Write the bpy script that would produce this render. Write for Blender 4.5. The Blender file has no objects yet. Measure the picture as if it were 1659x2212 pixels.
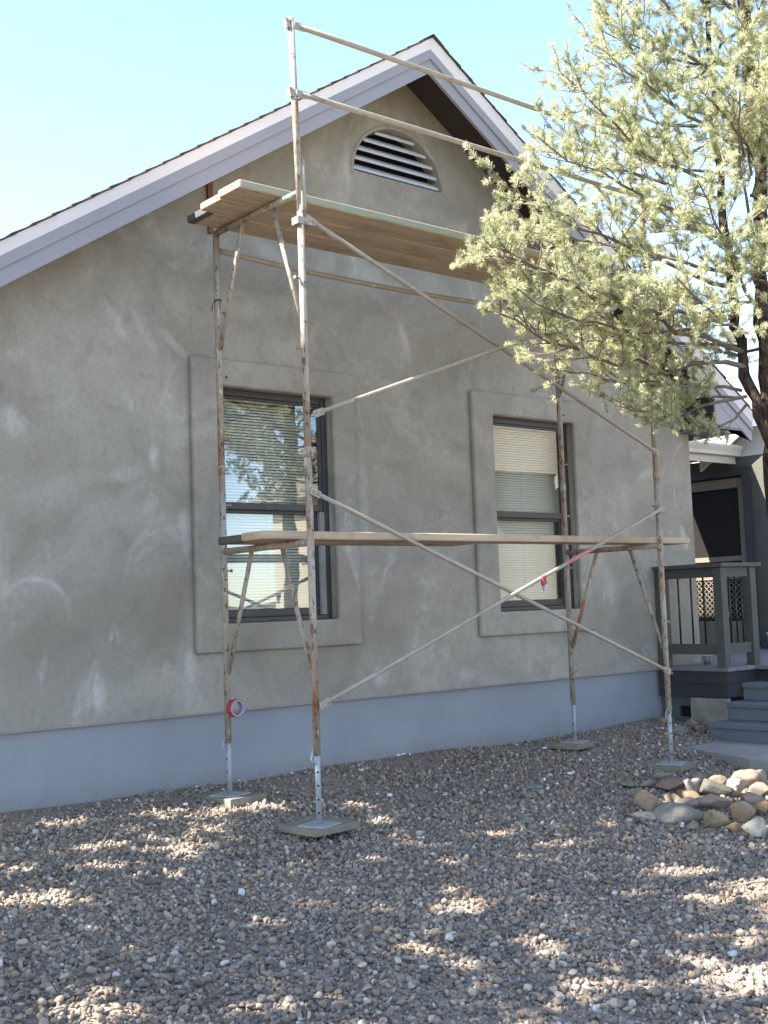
import bpy, bmesh, math, random
import numpy as np
from mathutils import Vector, Matrix
from mathutils.geometry import tessellate_polygon
random.seed(7); RNG = np.random.default_rng(7)
scene = bpy.context.scene
COL = scene.collection
# ------------------------------------------------------------------ camera
YAW, PITCH, ROLL = math.radians(39.99), math.radians(4.567), math.radians(-2.044)
CAMP = Vector((-2.422, -7.0, 1.436))
fw = Vector((math.sin(YAW)*math.cos(PITCH), math.cos(YAW)*math.cos(PITCH), math.sin(PITCH)))
rt = Vector((math.cos(YAW), -math.sin(YAW), 0)); up = rt.cross(fw)
rt2 = rt*math.cos(ROLL) + up*math.sin(ROLL); up2 = up*math.cos(ROLL) - rt*math.sin(ROLL)
cam = bpy.data.cameras.new('camera'); camo = bpy.data.objects.new('camera', cam); COL.objects.link(camo)
M = Matrix.Identity(4)
for i in range(3):
    M[i][0] = rt2[i]; M[i][1] = up2[i]; M[i][2] = -fw[i]; M[i][3] = CAMP[i]
camo.matrix_world = M
cam.sensor_fit = 'VERTICAL'; cam.sensor_height = 36.0; cam.lens = 36.0*2571/2212
cam.clip_end = 3000; cam.clip_start = 0.05
scene.camera = camo
# ------------------------------------------------------------------ sky, sun, exposure
SUN = Vector((-.69, .25, .68)).normalized()
EL = math.asin(SUN.z); AZ = math.atan2(SUN.x, SUN.y)
w = bpy.data.worlds.new('World'); scene.world = w; w.use_nodes = True
nt = w.node_tree; nt.nodes.clear()
sky = nt.nodes.new('ShaderNodeTexSky'); sky.sky_type = 'NISHITA'; sky.sun_disc = False
sky.sun_elevation = EL; sky.sun_rotation = AZ; sky.altitude = 1600; sky.air_density = 1.0; sky.dust_density = 1.3; sky.ozone_density = 0.5
bg = nt.nodes.new('ShaderNodeBackground'); bg.inputs[1].default_value = 0.13
out = nt.nodes.new('ShaderNodeOutputWorld')
nt.links.new(sky.outputs[0], bg.inputs[0]); nt.links.new(bg.outputs[0], out.inputs[0])
sl = bpy.data.lights.new('sun', 'SUN'); sl.energy = 5.0; sl.angle = math.radians(0.53); sl.color = (1, .94, .85)
so = bpy.data.objects.new('sun', sl); COL.objects.link(so); so.location = (-10, 4, 12)
so.rotation_euler = (-SUN).to_track_quat('-Z', 'Y').to_euler()
scene.view_settings.view_transform = 'Standard'; scene.view_settings.look = 'None'
scene.view_settings.exposure = 2.22; scene.view_settings.gamma = 1
scene.render.engine = 'CYCLES'
scene.cycles.max_bounces = 6; scene.cycles.diffuse_bounces = 3; scene.cycles.glossy_bounces = 3; scene.cycles.transparent_max_bounces = 12
scene.render.resolution_x = 768; scene.render.resolution_y = 1024

# ------------------------------------------------------------------ materials
class N:
    """small node helper"""
    def __init__(s, name):
        s.m = bpy.data.materials.new(name); s.m.use_nodes = True
        s.t = s.m.node_tree; s.b = s.t.nodes['Principled BSDF']; s._pos = None
    def n(s, typ, **k):
        x = s.t.nodes.new(typ)
        for a, b in k.items(): setattr(x, a, b)
        return x
    def l(s, a, b): s.t.links.new(a, b)
    def pos(s):
        if s._pos is None: s._pos = s.n('ShaderNodeNewGeometry').outputs['Position']
        return s._pos
    def objco(s): return s.n('ShaderNodeTexCoord').outputs['Object']
    def mapped(s, vec, scale=(1,1,1), rot=(0,0,0), loc=(0,0,0)):
        m = s.n('ShaderNodeMapping'); m.inputs['Scale'].default_value = scale; m.inputs['Rotation'].default_value = rot; m.inputs['Location'].default_value = loc
        s.l(vec, m.inputs[0]); return m.outputs[0]
    def noise(s, scale, detail=4, rough=.55, dist=0, vec=None):
        x = s.n('ShaderNodeTexNoise'); x.inputs['Scale'].default_value = scale; x.inputs['Detail'].default_value = detail
        x.inputs['Roughness'].default_value = rough; x.inputs['Distortion'].default_value = dist
        s.l(vec if vec is not None else s.pos(), x.inputs['Vector']); return x.outputs['Fac']
    def ramp(s, fac, stops, mode='LINEAR'):
        r = s.n('ShaderNodeValToRGB'); e = r.color_ramp.elements; r.color_ramp.interpolation = mode
        while len(e) < len(stops): e.new(.5)
        for q, (p, c) in zip(e, stops):
            q.position = p; q.color = (c, c, c, 1) if isinstance(c, (int, float)) else (*c, 1)
        s.l(fac, r.inputs[0]); return r.outputs[0]
    def mix(s, fac, a, b, typ='MIX'):
        x = s.n('ShaderNodeMix', data_type='RGBA', blend_type=typ)
        for sock, v in ((x.inputs[0], fac), (x.inputs[6], a), (x.inputs[7], b)):
            if isinstance(v, (int, float)): sock.default_value = v
            elif isinstance(v, tuple): sock.default_value = (*v, 1)
            else: s.l(v, sock)
        return x.outputs[2]
    def math(s, op, a, b=None, c=None, clamp=False):
        x = s.n('ShaderNodeMath', operation=op); x.use_clamp = clamp
        for i, v in enumerate((a, b, c)):
            if v is None: continue
            if isinstance(v, (int, float)): x.inputs[i].default_value = v
            else: s.l(v, x.inputs[i])
        return x.outputs[0]
    def bump(s, h, strength=.3, dist=.01, normal=None):
        b = s.n('ShaderNodeBump'); b.inputs['Strength'].default_value = strength; b.inputs['Distance'].default_value = dist
        s.l(h, b.inputs['Height'])
        if normal is not None: s.l(normal, b.inputs['Normal'])
        return b.outputs[0]
    def fin(s, col=None, rough=.7, bump=None, metal=0, spec=.3):
        if col is not None:
            if isinstance(col, tuple): s.b.inputs['Base Color'].default_value = (*col, 1)
            else: s.l(col, s.b.inputs['Base Color'])
        if isinstance(rough, (int, float)): s.b.inputs['Roughness'].default_value = rough
        else: s.l(rough, s.b.inputs['Roughness'])
        s.b.inputs['Metallic'].default_value = metal; s.b.inputs['Specular IOR Level'].default_value = spec
        if bump is not None: s.l(bump, s.b.inputs['Normal'])
        return s.m

def stucco():
    k = N('stucco'); p = k.pos()
    sep = k.n('ShaderNodeSeparateXYZ'); k.l(p, sep.inputs[0]); X, Z = sep.outputs[0], sep.outputs[2]
    big = k.noise(.9, 5, .6, 1.2); mid = k.noise(4.5, 6, .65, .8)
    c = k.mix(k.ramp(big, [(.32, 0.), (.68, 1.)]), (.265, .243, .20), (.40, .375, .322))
    c = k.mix(k.math('MULTIPLY', k.ramp(mid, [(.5, 0.), (.75, 1.)]), .55), c, (.215, .198, .168))
    # random thin whitish bloom
    wa = k.mapped(p, (1, 1, .55), (0, .5, 0))
    sm = k.ramp(k.noise(1.9, 5, .62, 2.2, wa), [(.585, 0.), (.72, 1.)])
    sm = k.math('MULTIPLY', sm, k.ramp(k.noise(14, 4, .6, .6), [(.3, .25), (.65, 1.)]))
    tot = k.math('MULTIPLY', sm, .62)
    brush = k.ramp(k.noise(9, 4, .6, 1.0, k.mapped(p, (1, 1, .5), (0, -.35, 0))), [(.3, .1), (.62, 1.)])
    # trowel / brush smears: (cx, cz, half length, half width, tilt, strength)
    for cx, cz, a, b, r, st in [(1.2,3.38,.20,.055,-.9,.55),(1.42,3.32,.2,.05,-1.0,.45),(1.64,3.27,.2,.04,-.75,.4),(.5,2.66,.12,.1,-.9,.55),(.52,3.07,.08,.06,.3,.35),
        (1.47,2.48,.05,.12,0,.6),(1.25,2.36,.15,.06,.2,.35),(1.69,2.0,.06,.16,.1,.55),(1.71,1.1,.05,.14,0,.6),(1.04,.96,.06,.16,.1,.7),(1.6,2.9,.05,.35,0,.3),
        (3.72,3.55,.05,.22,.3,.55),(3.55,3.8,.25,.06,-.5,.4),(4.36,3.2,.08,.2,0,.35),(3.3,1.5,.07,.22,-.15,.45),(3.36,.92,.09,.1,0,.6),(4.27,.87,.12,.06,0,.45),
        (4.35,4.55,.2,.08,.4,.4),(2.45,4.04,.2,.08,-.4,.45),(7.25,2.0,.07,.15,.3,.5),(6.7,2.6,.2,.06,.3,.4),(6.3,2.4,.2,.3,0,.25),(6.1,1.5,.15,.3,.1,.28),(3.25,2.2,.06,.5,0,.28),
        (5.9,3.6,.25,.1,-.4,.35),(.75,2.2,.3,.12,.4,.22),(2.2,3.6,.3,.12,-.2,.25),(1.0,4.0,.25,.07,.55,.25)]:
        dx = k.math('SUBTRACT', X, cx); dz = k.math('SUBTRACT', Z, cz); cr, sr = math.cos(r), math.sin(r)
        u = k.math('ADD', k.math('MULTIPLY', dx, cr/a), k.math('MULTIPLY', dz, sr/a))
        v = k.math('ADD', k.math('MULTIPLY', dx, -sr/b), k.math('MULTIPLY', dz, cr/b))
        d = k.math('ADD', k.math('MULTIPLY', u, u), k.math('MULTIPLY', v, v))
        m = k.math('SUBTRACT', 1.0, d, clamp=True)
        tot = k.math('MAXIMUM', tot, k.math('MULTIPLY', k.math('MULTIPLY', m, brush), min(1.0, st*1.2)))
    # round sweeps of the float
    for cx, cz, r, wd, st, ang in [(.62,1.45,.235,.035,.62,.2),(.6,1.45,.22,.16,.16,.0),(1.42,2.12,.17,.05,.14,.1),(6.35,2.3,.3,.1,.12,.0),(.95,3.0,.3,.1,.1,.1),(1.62,1.88,.12,.06,.2,0)]:
        dx = k.math('SUBTRACT', X, cx); dz = k.math('SUBTRACT', Z, cz)
        d = k.math('SQRT', k.math('ADD', k.math('MULTIPLY', dx, dx), k.math('MULTIPLY', dz, dz)))
        m = k.math('SUBTRACT', 1.0, k.math('MULTIPLY', k.math('ABSOLUTE', k.math('SUBTRACT', d, r)), 1/wd), clamp=True)
        gate = k.math('MULTIPLY_ADD', dz, 2.2/r*.5, ang, clamp=True)
        tot = k.math('MAXIMUM', tot, k.math('MULTIPLY', k.math('MULTIPLY', k.math('MULTIPLY', m, gate), brush), st))
    c = k.mix(tot, c, (.56, .54, .50))
    c = k.mix(k.math('MULTIPLY', k.ramp(k.noise(38, 5, .75, .8, k.mapped(p, (1, 1, .6), (0, .6, 0))), [(.42, 0.), (.7, 1.)]), .3), c, (.16, .148, .125))
    spk = k.ramp(k.noise(70, 3, .6), [(.62, 0.), (.72, 1.)])
    c = k.mix(k.math('MULTIPLY', spk, .35), c, (.10, .095, .085))
    h = k.math('ADD', k.math('MULTIPLY', k.noise(160, 3, .7), .35), k.math('MULTIPLY', k.noise(26, 5, .6, 1.0), .9))
    b1 = k.bump(h, .55, .007); b2 = k.bump(k.noise(7, 5, .55, 1.6, k.mapped(p, (1, 1, .6), (0, .5, 0))), .45, .022, b1)
    return k.fin(c, .92, b2, spec=.15)

def painted(name, col, col2=None, rough=.6, scale=3, bump=.12, streak=(1,1,1), spec=.3, fine=60, dirt=None):
    k = N(name); p = k.pos(); v = k.mapped(p, streak)
    c2 = col2 or tuple(x*.8 for x in col)
    c = k.mix(k.ramp(k.noise(scale, 6, .6, .4, v), [(.3, 0.), (.7, 1.)]), col, c2)
    if dirt: c = k.mix(k.math('MULTIPLY', k.ramp(k.noise(scale*5, 5, .7, .3, v), [(.56, 0.), (.7, 1.)]), .7), c, dirt)
    return k.fin(c, rough, k.bump(k.noise(fine, 4, .6, 0, v), bump, .004), spec=spec)

def wood(name, a, b, dark, axis='X'):
    k = N(name); p = k.objco(); sc = {'X': (.6, 9, 9), 'Y': (9, .6, 9), 'Z': (9, 9, .6)}[axis]
    v = k.mapped(p, sc)
    g = k.noise(2.2, 6, .65, .5, v); st = k.noise(2.5, 5, .6, .6, p)
    c = k.mix(k.ramp(g, [(.3, 0.), (.7, 1.)]), a, b)
    c = k.mix(k.math('MULTIPLY', k.ramp(st, [(.5, 0.), (.72, 1.)]), .6), c, dark)
    spot = k.ramp(k.noise(9, 3, .5, .2, k.mapped(p, (.6, 1, 1))), [(.64, 0.), (.7, 1.)])
    c = k.mix(k.math('MULTIPLY', spot, .55), c, dark)
    return k.fin(c, .85, k.bump(g, .3, .004), spec=.2)

def scaffold_metal():
    k = N('weathered_scaffold_paint'); p = k.pos(); v = k.mapped(p, (1, 1, .45))
    c = k.mix(k.ramp(k.noise(5, 5, .6, .5, v), [(.3, 0.), (.7, 1.)]), (.29, .25, .195), (.38, .345, .29))
    c = k.mix(k.ramp(k.noise(26, 5, .7, .4, v), [(.58, 0.), (.65, 1.)]), c, (.50, .46, .39))
    c = k.mix(k.math('MULTIPLY', k.ramp(k.noise(3.1, 5, .65, .6, v), [(.53, 0.), (.63, 1.)]), .85), c, (.33, .145, .07))
    c = k.mix(k.math('MULTIPLY', k.ramp(k.noise(40, 4, .7, .2, v), [(.54, 0.), (.62, 1.)]), .9), c, (.10, .06, .035))
    return k.fin(c, .7, k.bump(k.noise(70, 4, .7), .4, .003), spec=.35)

def brace_metal():
    k = N('dusty_brace_metal'); p = k.pos()
    c = k.mix(k.ramp(k.noise(6, 5, .6, .5), [(.3, 0.), (.7, 1.)]), (.29, .25, .19), (.37, .33, .265))
    c = k.mix(k.ramp(k.noise(34, 5, .7, .4), [(.6, 0.), (.67, 1.)]), c, (.5, .47, .42))
    c = k.mix(k.math('MULTIPLY', k.ramp(k.noise(12, 4, .7, .2), [(.6, 0.), (.7, 1.)]), .7), c, (.15, .105, .07))
    return k.fin(c, .6, k.bump(k.noise(80, 4, .7), .3, .003), spec=.4)

def shingle(name, a, b):
    k = N(name); p = k.pos()
    c = k.mix(k.ramp(k.noise(7, 3, .5, 0, k.mapped(p, (1, 1, 1))), [(.35, 0.), (.65, 1.)]), a, b)
    c = k.mix(k.math('MULTIPLY', k.ramp(k.noise(160, 2, .6), [(.5, 0.), (.7, 1.)]), .4), c, tuple(x*.5 for x in a))
    return k.fin(c, .95, k.bump(k.noise(180, 2, .6), .5, .003), spec=.1)

def glass():
    k = N('window_glass'); t = k.t; t.nodes.remove(k.b)
    tr = k.n('ShaderNodeBsdfTransparent'); tr.inputs[0].default_value = (.95, .97, .96, 1)
    gl = k.n('ShaderNodeBsdfGlossy'); gl.inputs['Roughness'].default_value = 0.004; gl.inputs['Color'].default_value = (.95, .97, 1, 1)
    g = k.n('ShaderNodeNewGeometry'); dt = k.n('ShaderNodeVectorMath', operation='DOT_PRODUCT')
    k.l(g.outputs['Normal'], dt.inputs[0]); k.l(g.outputs['Incoming'], dt.inputs[1])
    c1 = k.math('SUBTRACT', 1.0, k.math('ABSOLUTE', dt.outputs['Value']), clamp=True)
    k.l(k.bump(k.noise(1.6, 2, .5), .03, .02), gl.inputs['Normal'])
    f = k.math('MULTIPLY_ADD', k.math('POWER', c1, 5.0), .85, .085, clamp=True)
    mx = k.n('ShaderNodeMixShader'); k.l(f, mx.inputs[0]); k.l(tr.outputs[0], mx.inputs[1]); k.l(gl.outputs[0], mx.inputs[2])
    k.l(mx.outputs[0], t.nodes['Material Output'].inputs[0]); return k.m

def foliage(name, a, b, c3):
    k = N(name); at = k.n('ShaderNodeAttribute'); at.attribute_name = 'tint'
    c = k.ramp(at.outputs['Fac'], [(0, a), (.55, b), (1, c3)])
    k.fin(c, .4, spec=.5)
    tl = k.n('ShaderNodeBsdfTranslucent'); k.l(c, tl.inputs[0])
    mx = k.n('ShaderNodeMixShader'); mx.inputs[0].default_value = .42
    k.l(k.b.outputs[0], mx.inputs[1]); k.l(tl.outputs[0], mx.inputs[2]); k.l(mx.outputs[0], k.t.nodes['Material Output'].inputs[0])
    return k.m

def bark():
    k = N('pine_bark'); p = k.pos(); v = k.mapped(p, (1, 1, .35))
    h = k.noise(22, 6, .7, 1.0, v)
    c = k.mix(k.ramp(h, [(.35, 0.), (.65, 1.)]), (.02, .014, .011), (.10, .075, .058))
    return k.fin(c, .95, k.bump(h, 1.0, .03), spec=.1)

def pebble_mat():
    k = N('gravel_stone'); oi = k.n('ShaderNodeObjectInfo'); r = oi.outputs['Random']
    c = k.ramp(r, [(0, (0.078, 0.067, 0.058)), (.12, (0.289, 0.219, 0.156)), (.24, (0.162, 0.148, 0.131)), (.36, (0.437, 0.303, 0.185)), (.46, (0.219, 0.186, 0.165)), (.56, (0.413, 0.320, 0.230)),
                   (.66, (0.111, 0.093, 0.079)), (.76, (0.350, 0.224, 0.144)), (.84, (0.252, 0.227, 0.202)), (.95, (0.557, 0.455, 0.336)), (.99, (0.546, 0.469, 0.374)), (1, (0.650, 0.630, 0.587))])
    c = k.mix(k.math('MULTIPLY', k.ramp(k.noise(60, 4, .7), [(.4, 0.), (.7, 1.)]), .32), c, (.10, .09, .08))
    c = k.mix(.1, c, k.ramp(k.noise(1.1, 3, .5), [(.35, (.17, .16, .17)), (.65, (.24, .2, .165))]))
    return k.fin(c, .9, k.bump(k.noise(140, 3, .6), .4, .002), spec=.25)

def rock_mat():
    k = N('field_rock'); oi = k.n('ShaderNodeObjectInfo'); base = oi.outputs['Color']; p = k.pos()
    c = k.mix(k.ramp(k.noise(11, 5, .65, .6), [(.35, 0.), (.7, 1.)]), base, k.mix(.55, base, (.14, .12, .10)))
    c = k.mix(k.math('MULTIPLY', k.ramp(k.noise(7, 5, .6, .4), [(.55, 0.), (.68, 1.)]), .6), c, (.36, .34, .30))
    c = k.mix(k.math('MULTIPLY', k.ramp(k.noise(55, 4, .7), [(.55, 0.), (.7, 1.)]), .6), c, (.07, .06, .05))
    return k.fin(c, .92, k.bump(k.noise(38, 6, .7), .7, .012), spec=.15)

MT = dict(
 stucco=stucco(), scaffold=scaffold_metal(), brace=brace_metal(), glass=glass(), bark=bark(), pebble=pebble_mat(), rock=rock_mat(),
 fascia=painted('lavender_grey_trim_paint', (.30, .295, .318), (.27, .265, .288), .55, 1.2, .05),
 crown=painted('sunlit_crown_white', (.74, .73, .76), (.7, .69, .73), .5, 1.2, .05),  # light caught by the upturned crown is put into this white; gutters share it
 soffit=painted('dark_brown_soffit_paint', (.05, .04, .036), (.04, .033, .03), .7, 2, .1),
 louvre=painted('pale_louvre_paint', (.5, .52, .56), (.44, .46, .5), .55, 5, .05),
 dark=painted('unlit_void_black', (.012, .01, .009), None, .9, 2, .05),  # flat black painted in for unlit depth behind vents, screen and entry
 shingle=shingle('brown_asphalt_shingle', (.07, .055, .045), (.12, .09, .075)),
 shingle_tan=shingle('tan_asphalt_shingle', (.30, .25, .18), (.38, .32, .24)),
 shingle_pale=shingle('pale_grey_asphalt_shingle', (.36, .34, .32), (.5, .48, .45)),
 sash=painted('charcoal_window_paint', (.05, .048, .046), (.038, .037, .036), .45, 4, .04, spec=.4, dirt=(.10, .09, .08)),
 jamb=painted('grey_jamb_liner', (.36, .35, .34), (.24, .235, .23), .5, 5, .03),
 blind=painted('cream_blind_vinyl', (.84, .80, .70), (.8, .76, .66), .45, 4, .02),
 cord=painted('pale_cord', (.6, .58, .52), None, .8, 9, .02),
 plank=wood('weathered_plank', (.52, .41, .29), (.38, .295, .21), (.23, .17, .12)),
 plank_edge=painted('worn_green_edge_paint', (.24, .33, .26), (.34, .31, .22), .85, 7, .2, dirt=(.3, .24, .16)),
 plank_tip=painted('charcoal_tip_paint', (.06, .062, .066), (.11, .1, .09), .8, 14, .2),
 pad=wood('pad_wood', (.27, .235, .175), (.2, .175, .135), (.12, .1, .08)),
 galv=painted('galvanized_steel', (.36, .38, .39), (.27, .29, .3), .5, 9, .1, spec=.5, dirt=(.22, .2, .17)),
 hole=painted('dark_hole', (.006, .006, .006), None, .9, 2, .02),
 deck=painted('grey_deck_paint', (.19, .195, .205), (.155, .16, .17), .7, 2.5, .15, fine=40, dirt=(.25, .235, .21)),
 tread=painted('slate_step_paint', (.15, .17, .195), (.12, .135, .155), .7, 2.5, .2, fine=40, dirt=(.22, .215, .2)),
 rim=painted('dark_rim_board_paint', (.052, .047, .05), (.04, .037, .04), .7, 3, .15),
 rail=painted('rail_paint', (.095, .097, .088), (.075, .077, .07), .65, 3, .12),
 metal=painted('black_metal', (.02, .02, .021), None, .4, 3, .05, spec=.5),
 skirt=painted('grey_skirt_paint', (.10, .115, .13), (.08, .09, .1), .8, 2, .2),
 concrete=painted('concrete', (.36, .34, .31), (.27, .255, .235), .9, 3, .3, fine=80, dirt=(.2, .185, .165)),
 mortar_stone=painted('pale_stone', (.30, .30, .26), (.2, .19, .165), .9, 7, .5, fine=30, dirt=(.14, .12, .1)),
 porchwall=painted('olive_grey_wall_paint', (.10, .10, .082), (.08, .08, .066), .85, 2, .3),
 sunwall=painted('sunlit_gable_pale', (.6, .58, .54), (.54, .52, .49), .8, 2, .2),  # sun on the wing's upper wall is put into this paler colour
 door=painted('brown_door_paint', (.19, .155, .115), (.16, .13, .10), .6, 4, .05),
 gold=painted('amber_wood', (.30, .19, .06), (.24, .15, .045), .5, 4, .05),
 gutter=painted('cream_gutter_paint', (.55, .53, .48), (.48, .46, .42), .5, 4, .05),
 redtape=painted('red_tape', (.42, .06, .055), (.36, .045, .045), .5, 9, .05),
 pinktape=painted('faded_red_wrap', (.5, .13, .12), (.46, .25, .22), .75, 22, .15),
 card=painted('printed_card', (.46, .44, .52), (.3, .27, .42), .7, 40, .02),
 foam=painted('white_foam', (.8, .79, .8), (.7, .69, .72), .8, 30, .2),
 bucket=painted('white_bucket_plastic', (.72, .72, .74), (.64, .64, .66), .4, 6, .05, dirt=(.5, .48, .45)),
 reddish=painted('red_brown_strip_paint', (.2, .08, .06), (.16, .07, .055), .8, 6, .1),
 cream=painted('cream_house_paint', (.66, .58, .42), (.6, .53, .38), .85, 1.5, .2),
 white=painted('white_trim', (.78, .77, .74), (.72, .71, .68), .6, 3, .05),
 bare=painted('dry_twig', (.20, .165, .135), (.10, .08, .065), .9, 14, .3),
 twigw=wood('grey_stick', (.34, .3, .25), (.25, .22, .18), (.15, .12, .1)),
 needle=foliage('pine_needles', (.25, .275, .135), (.50, .515, .29), (.76, .75, .53)),
)
def dirt_mat():
    k = N('dry_dirt')
    c = k.mix(k.ramp(k.noise(.6, 5, .6, .3), [(.3, 0.), (.7, 1.)]), (.27, .22, .17), (.35, .29, .23))
    c = k.mix(k.math('MULTIPLY', k.ramp(k.noise(35, 5, .7), [(.45, 0.), (.65, 1.)]), .7), c, (.16, .13, .105))
    return k.fin(c, .95, k.bump(k.noise(45, 5, .7), .7, .015), spec=.1)
MT['dirt'] = dirt_mat()
def foundation_mat():
    k = N('blue_grey_masonry_paint'); p = k.pos(); sep = k.n('ShaderNodeSeparateXYZ'); k.l(p, sep.inputs[0])
    c = k.mix(k.ramp(k.noise(2.2, 6, .6, .4), [(.3, 0.), (.7, 1.)]), (.295, .305, .33), (.255, .265, .29))
    edge = k.math('MULTIPLY_ADD', k.noise(7, 6, .7, .5), .22, k.math('MULTIPLY', sep.outputs[2], -1.0))
    sp = k.ramp(k.math('ADD', edge, .5), [(.20, 0.), (.33, 1.)])
    c = k.mix(k.math('MULTIPLY', sp, k.ramp(k.noise(45, 4, .7), [(.35, .1), (.65, .75)])), c, (.21, .175, .14))
    chip = k.ramp(k.noise(16, 3, .5, .3), [(.71, 0.), (.74, 1.)]); c = k.mix(k.math('MULTIPLY', chip, .5), c, (.24, .235, .23))
    return k.fin(c, .8, k.bump(k.math('ADD', k.noise(110, 4, .6), k.noise(9, 4, .6)), .4, .004), spec=.25)
MT['foundation'] = foundation_mat()
def hill_mat():
    k = N('scrub_hill')
    c = k.mix(k.ramp(k.noise(.06, 6, .7), [(.42, 0.), (.58, 1.)]), (.19, .165, .12), (.07, .08, .045))
    return k.fin(c, .95, spec=.05)
MT['hill'] = hill_mat()

# ------------------------------------------------------------------ mesh building
WL = {}
def wloc(o): return WL.get(o.name, Vector((0, 0, 0)))
def attach(o, parent, loc):
    o.location = loc; WL[o.name] = Vector(loc)
    if parent is not None:
        o.parent = parent; o.matrix_parent_inverse = Matrix.Translation(-wloc(parent))
def tag(o, label=None, cat=None, group=None, kind=None):
    if label: o['label'] = label
    if cat: o['category'] = cat
    if group: o['group'] = group
    if kind: o['kind'] = kind
    return o
def empty(name, loc, label, cat, group=None):
    o = bpy.data.objects.new(name, None); COL.objects.link(o); o.empty_display_size = .1
    attach(o, None, Vector(loc)); return tag(o, label, cat, group)
def part_empty(name, loc, parent):
    o = bpy.data.objects.new(name, None); COL.objects.link(o); o.empty_display_size = .05
    attach(o, parent, Vector(loc)); return o

class MB:
    def __init__(s): s.v = []; s.f = []; s.s = []
    def add(s, vs, fs, smooth=False):
        o = len(s.v); s.v += [tuple(x) for x in vs]; s.f += [tuple(i+o for i in f) for f in fs]; s.s += [smooth]*len(fs) if not isinstance(smooth, list) else smooth
        return s
    def box(s, x0, y0, z0, x1, y1, z1):
        return s.add([(x0,y0,z0),(x1,y0,z0),(x1,y1,z0),(x0,y1,z0),(x0,y0,z1),(x1,y0,z1),(x1,y1,z1),(x0,y1,z1)],
                     [(0,3,2,1),(4,5,6,7),(0,1,5,4),(1,2,6,5),(2,3,7,6),(3,0,4,7)])
    def obox(s, c, ax, ay, az):
        c, ax, ay, az = map(Vector, (c, ax, ay, az)); vs = []
        for k in (-1, 1):
            for i, j in ((-1,-1),(1,-1),(1,1),(-1,1)): vs.append(c+ax*i+ay*j+az*k)
        return s.add(vs, [(0,3,2,1),(4,5,6,7),(0,1,5,4),(1,2,6,5),(2,3,7,6),(3,0,4,7)])
    def tube(s, pts, r, n=10, cap=True):
        pts = [Vector(p) for p in pts]; m = len(pts); rs = r if isinstance(r, (list, tuple)) else [r]*m
        t0 = (pts[1]-pts[0]).normalized(); a = t0.orthogonal().normalized(); vs = []; fs = []; sm = []
        for i, p in enumerate(pts):
            t = (pts[min(i+1, m-1)]-pts[max(i-1, 0)]).normalized()
            a = (a - t*a.dot(t)).normalized(); b = t.cross(a)
            for k in range(n):
                q = 2*math.pi*k/n; vs.append(p + (a*math.cos(q)+b*math.sin(q))*rs[i])
        for i in range(m-1):
            for k in range(n):
                fs.append((i*n+k, i*n+(k+1)%n, (i+1)*n+(k+1)%n, (i+1)*n+k)); sm.append(True)
        if cap:
            fs.append(tuple(reversed(range(n)))); fs.append(tuple(range((m-1)*n, m*n))); sm += [False, False]
        return s.add(vs, fs, sm)
    def prism(s, poly, vec):
        """closed polygon of 3-D points extruded by vec"""
        n = len(poly); v = Vector(vec); vs = [Vector(p) for p in poly]; vs += [p+v for p in vs]
        fs = [tuple(range(n)), tuple(reversed(range(n, 2*n)))] + [(i, i+n, (i+1)%n+n, (i+1)%n) for i in range(n)]
        return s.add(vs, fs)
    def lathe(s, prof, c, axis=(0,0,1), n=24, closed=False):
        c = Vector(c); ax = Vector(axis).normalized(); a = ax.orthogonal().normalized(); b = ax.cross(a); vs = []; fs = []; m = len(prof)
        for r, h in prof:
            for k in range(n):
                q = 2*math.pi*k/n; vs.append(c+ax*h+(a*math.cos(q)+b*math.sin(q))*r)
        for i in range(m if closed else m-1):
            for k in range(n):
                j = (i+1) % m; fs.append((i*n+k, i*n+(k+1)%n, j*n+(k+1)%n, j*n+k))
        return s.add(vs, fs, True)
    def obj(s, name, mat, parent=None, bevel=0, seg=2, origin=None, fix=True):
        me = bpy.data.meshes.new(name)
        a = np.array(s.v)
        if origin is None: lo, hi = a.min(0), a.max(0); origin = ((lo[0]+hi[0])/2, (lo[1]+hi[1])/2, lo[2])
        origin = Vector(origin)
        me.from_pydata([(x-origin.x, y-origin.y, z-origin.z) for x, y, z in s.v], [], s.f)
        me.polygons.foreach_set('use_smooth', s.s)
        if fix or bevel:
            bm = bmesh.new(); bm.from_mesh(me)
            bmesh.ops.recalc_face_normals(bm, faces=bm.faces)
            if bevel:
                es = [e for e in bm.edges if len(e.link_faces) == 2 and e.calc_face_angle(0) > .6]
                bmesh.ops.bevel(bm, geom=es, offset=bevel, segments=seg, affect='EDGES', profile=.5, clamp_overlap=True)
            bm.to_mesh(me); bm.free()
        me.materials.append(MT[mat] if isinstance(mat, str) else mat)
        o = bpy.data.objects.new(name, me); COL.objects.link(o); attach(o, parent, origin); return o

def clone(src, parent, loc, name=None):
    o = src.copy(); COL.objects.link(o); attach(o, parent, Vector(loc)); return o

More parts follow.
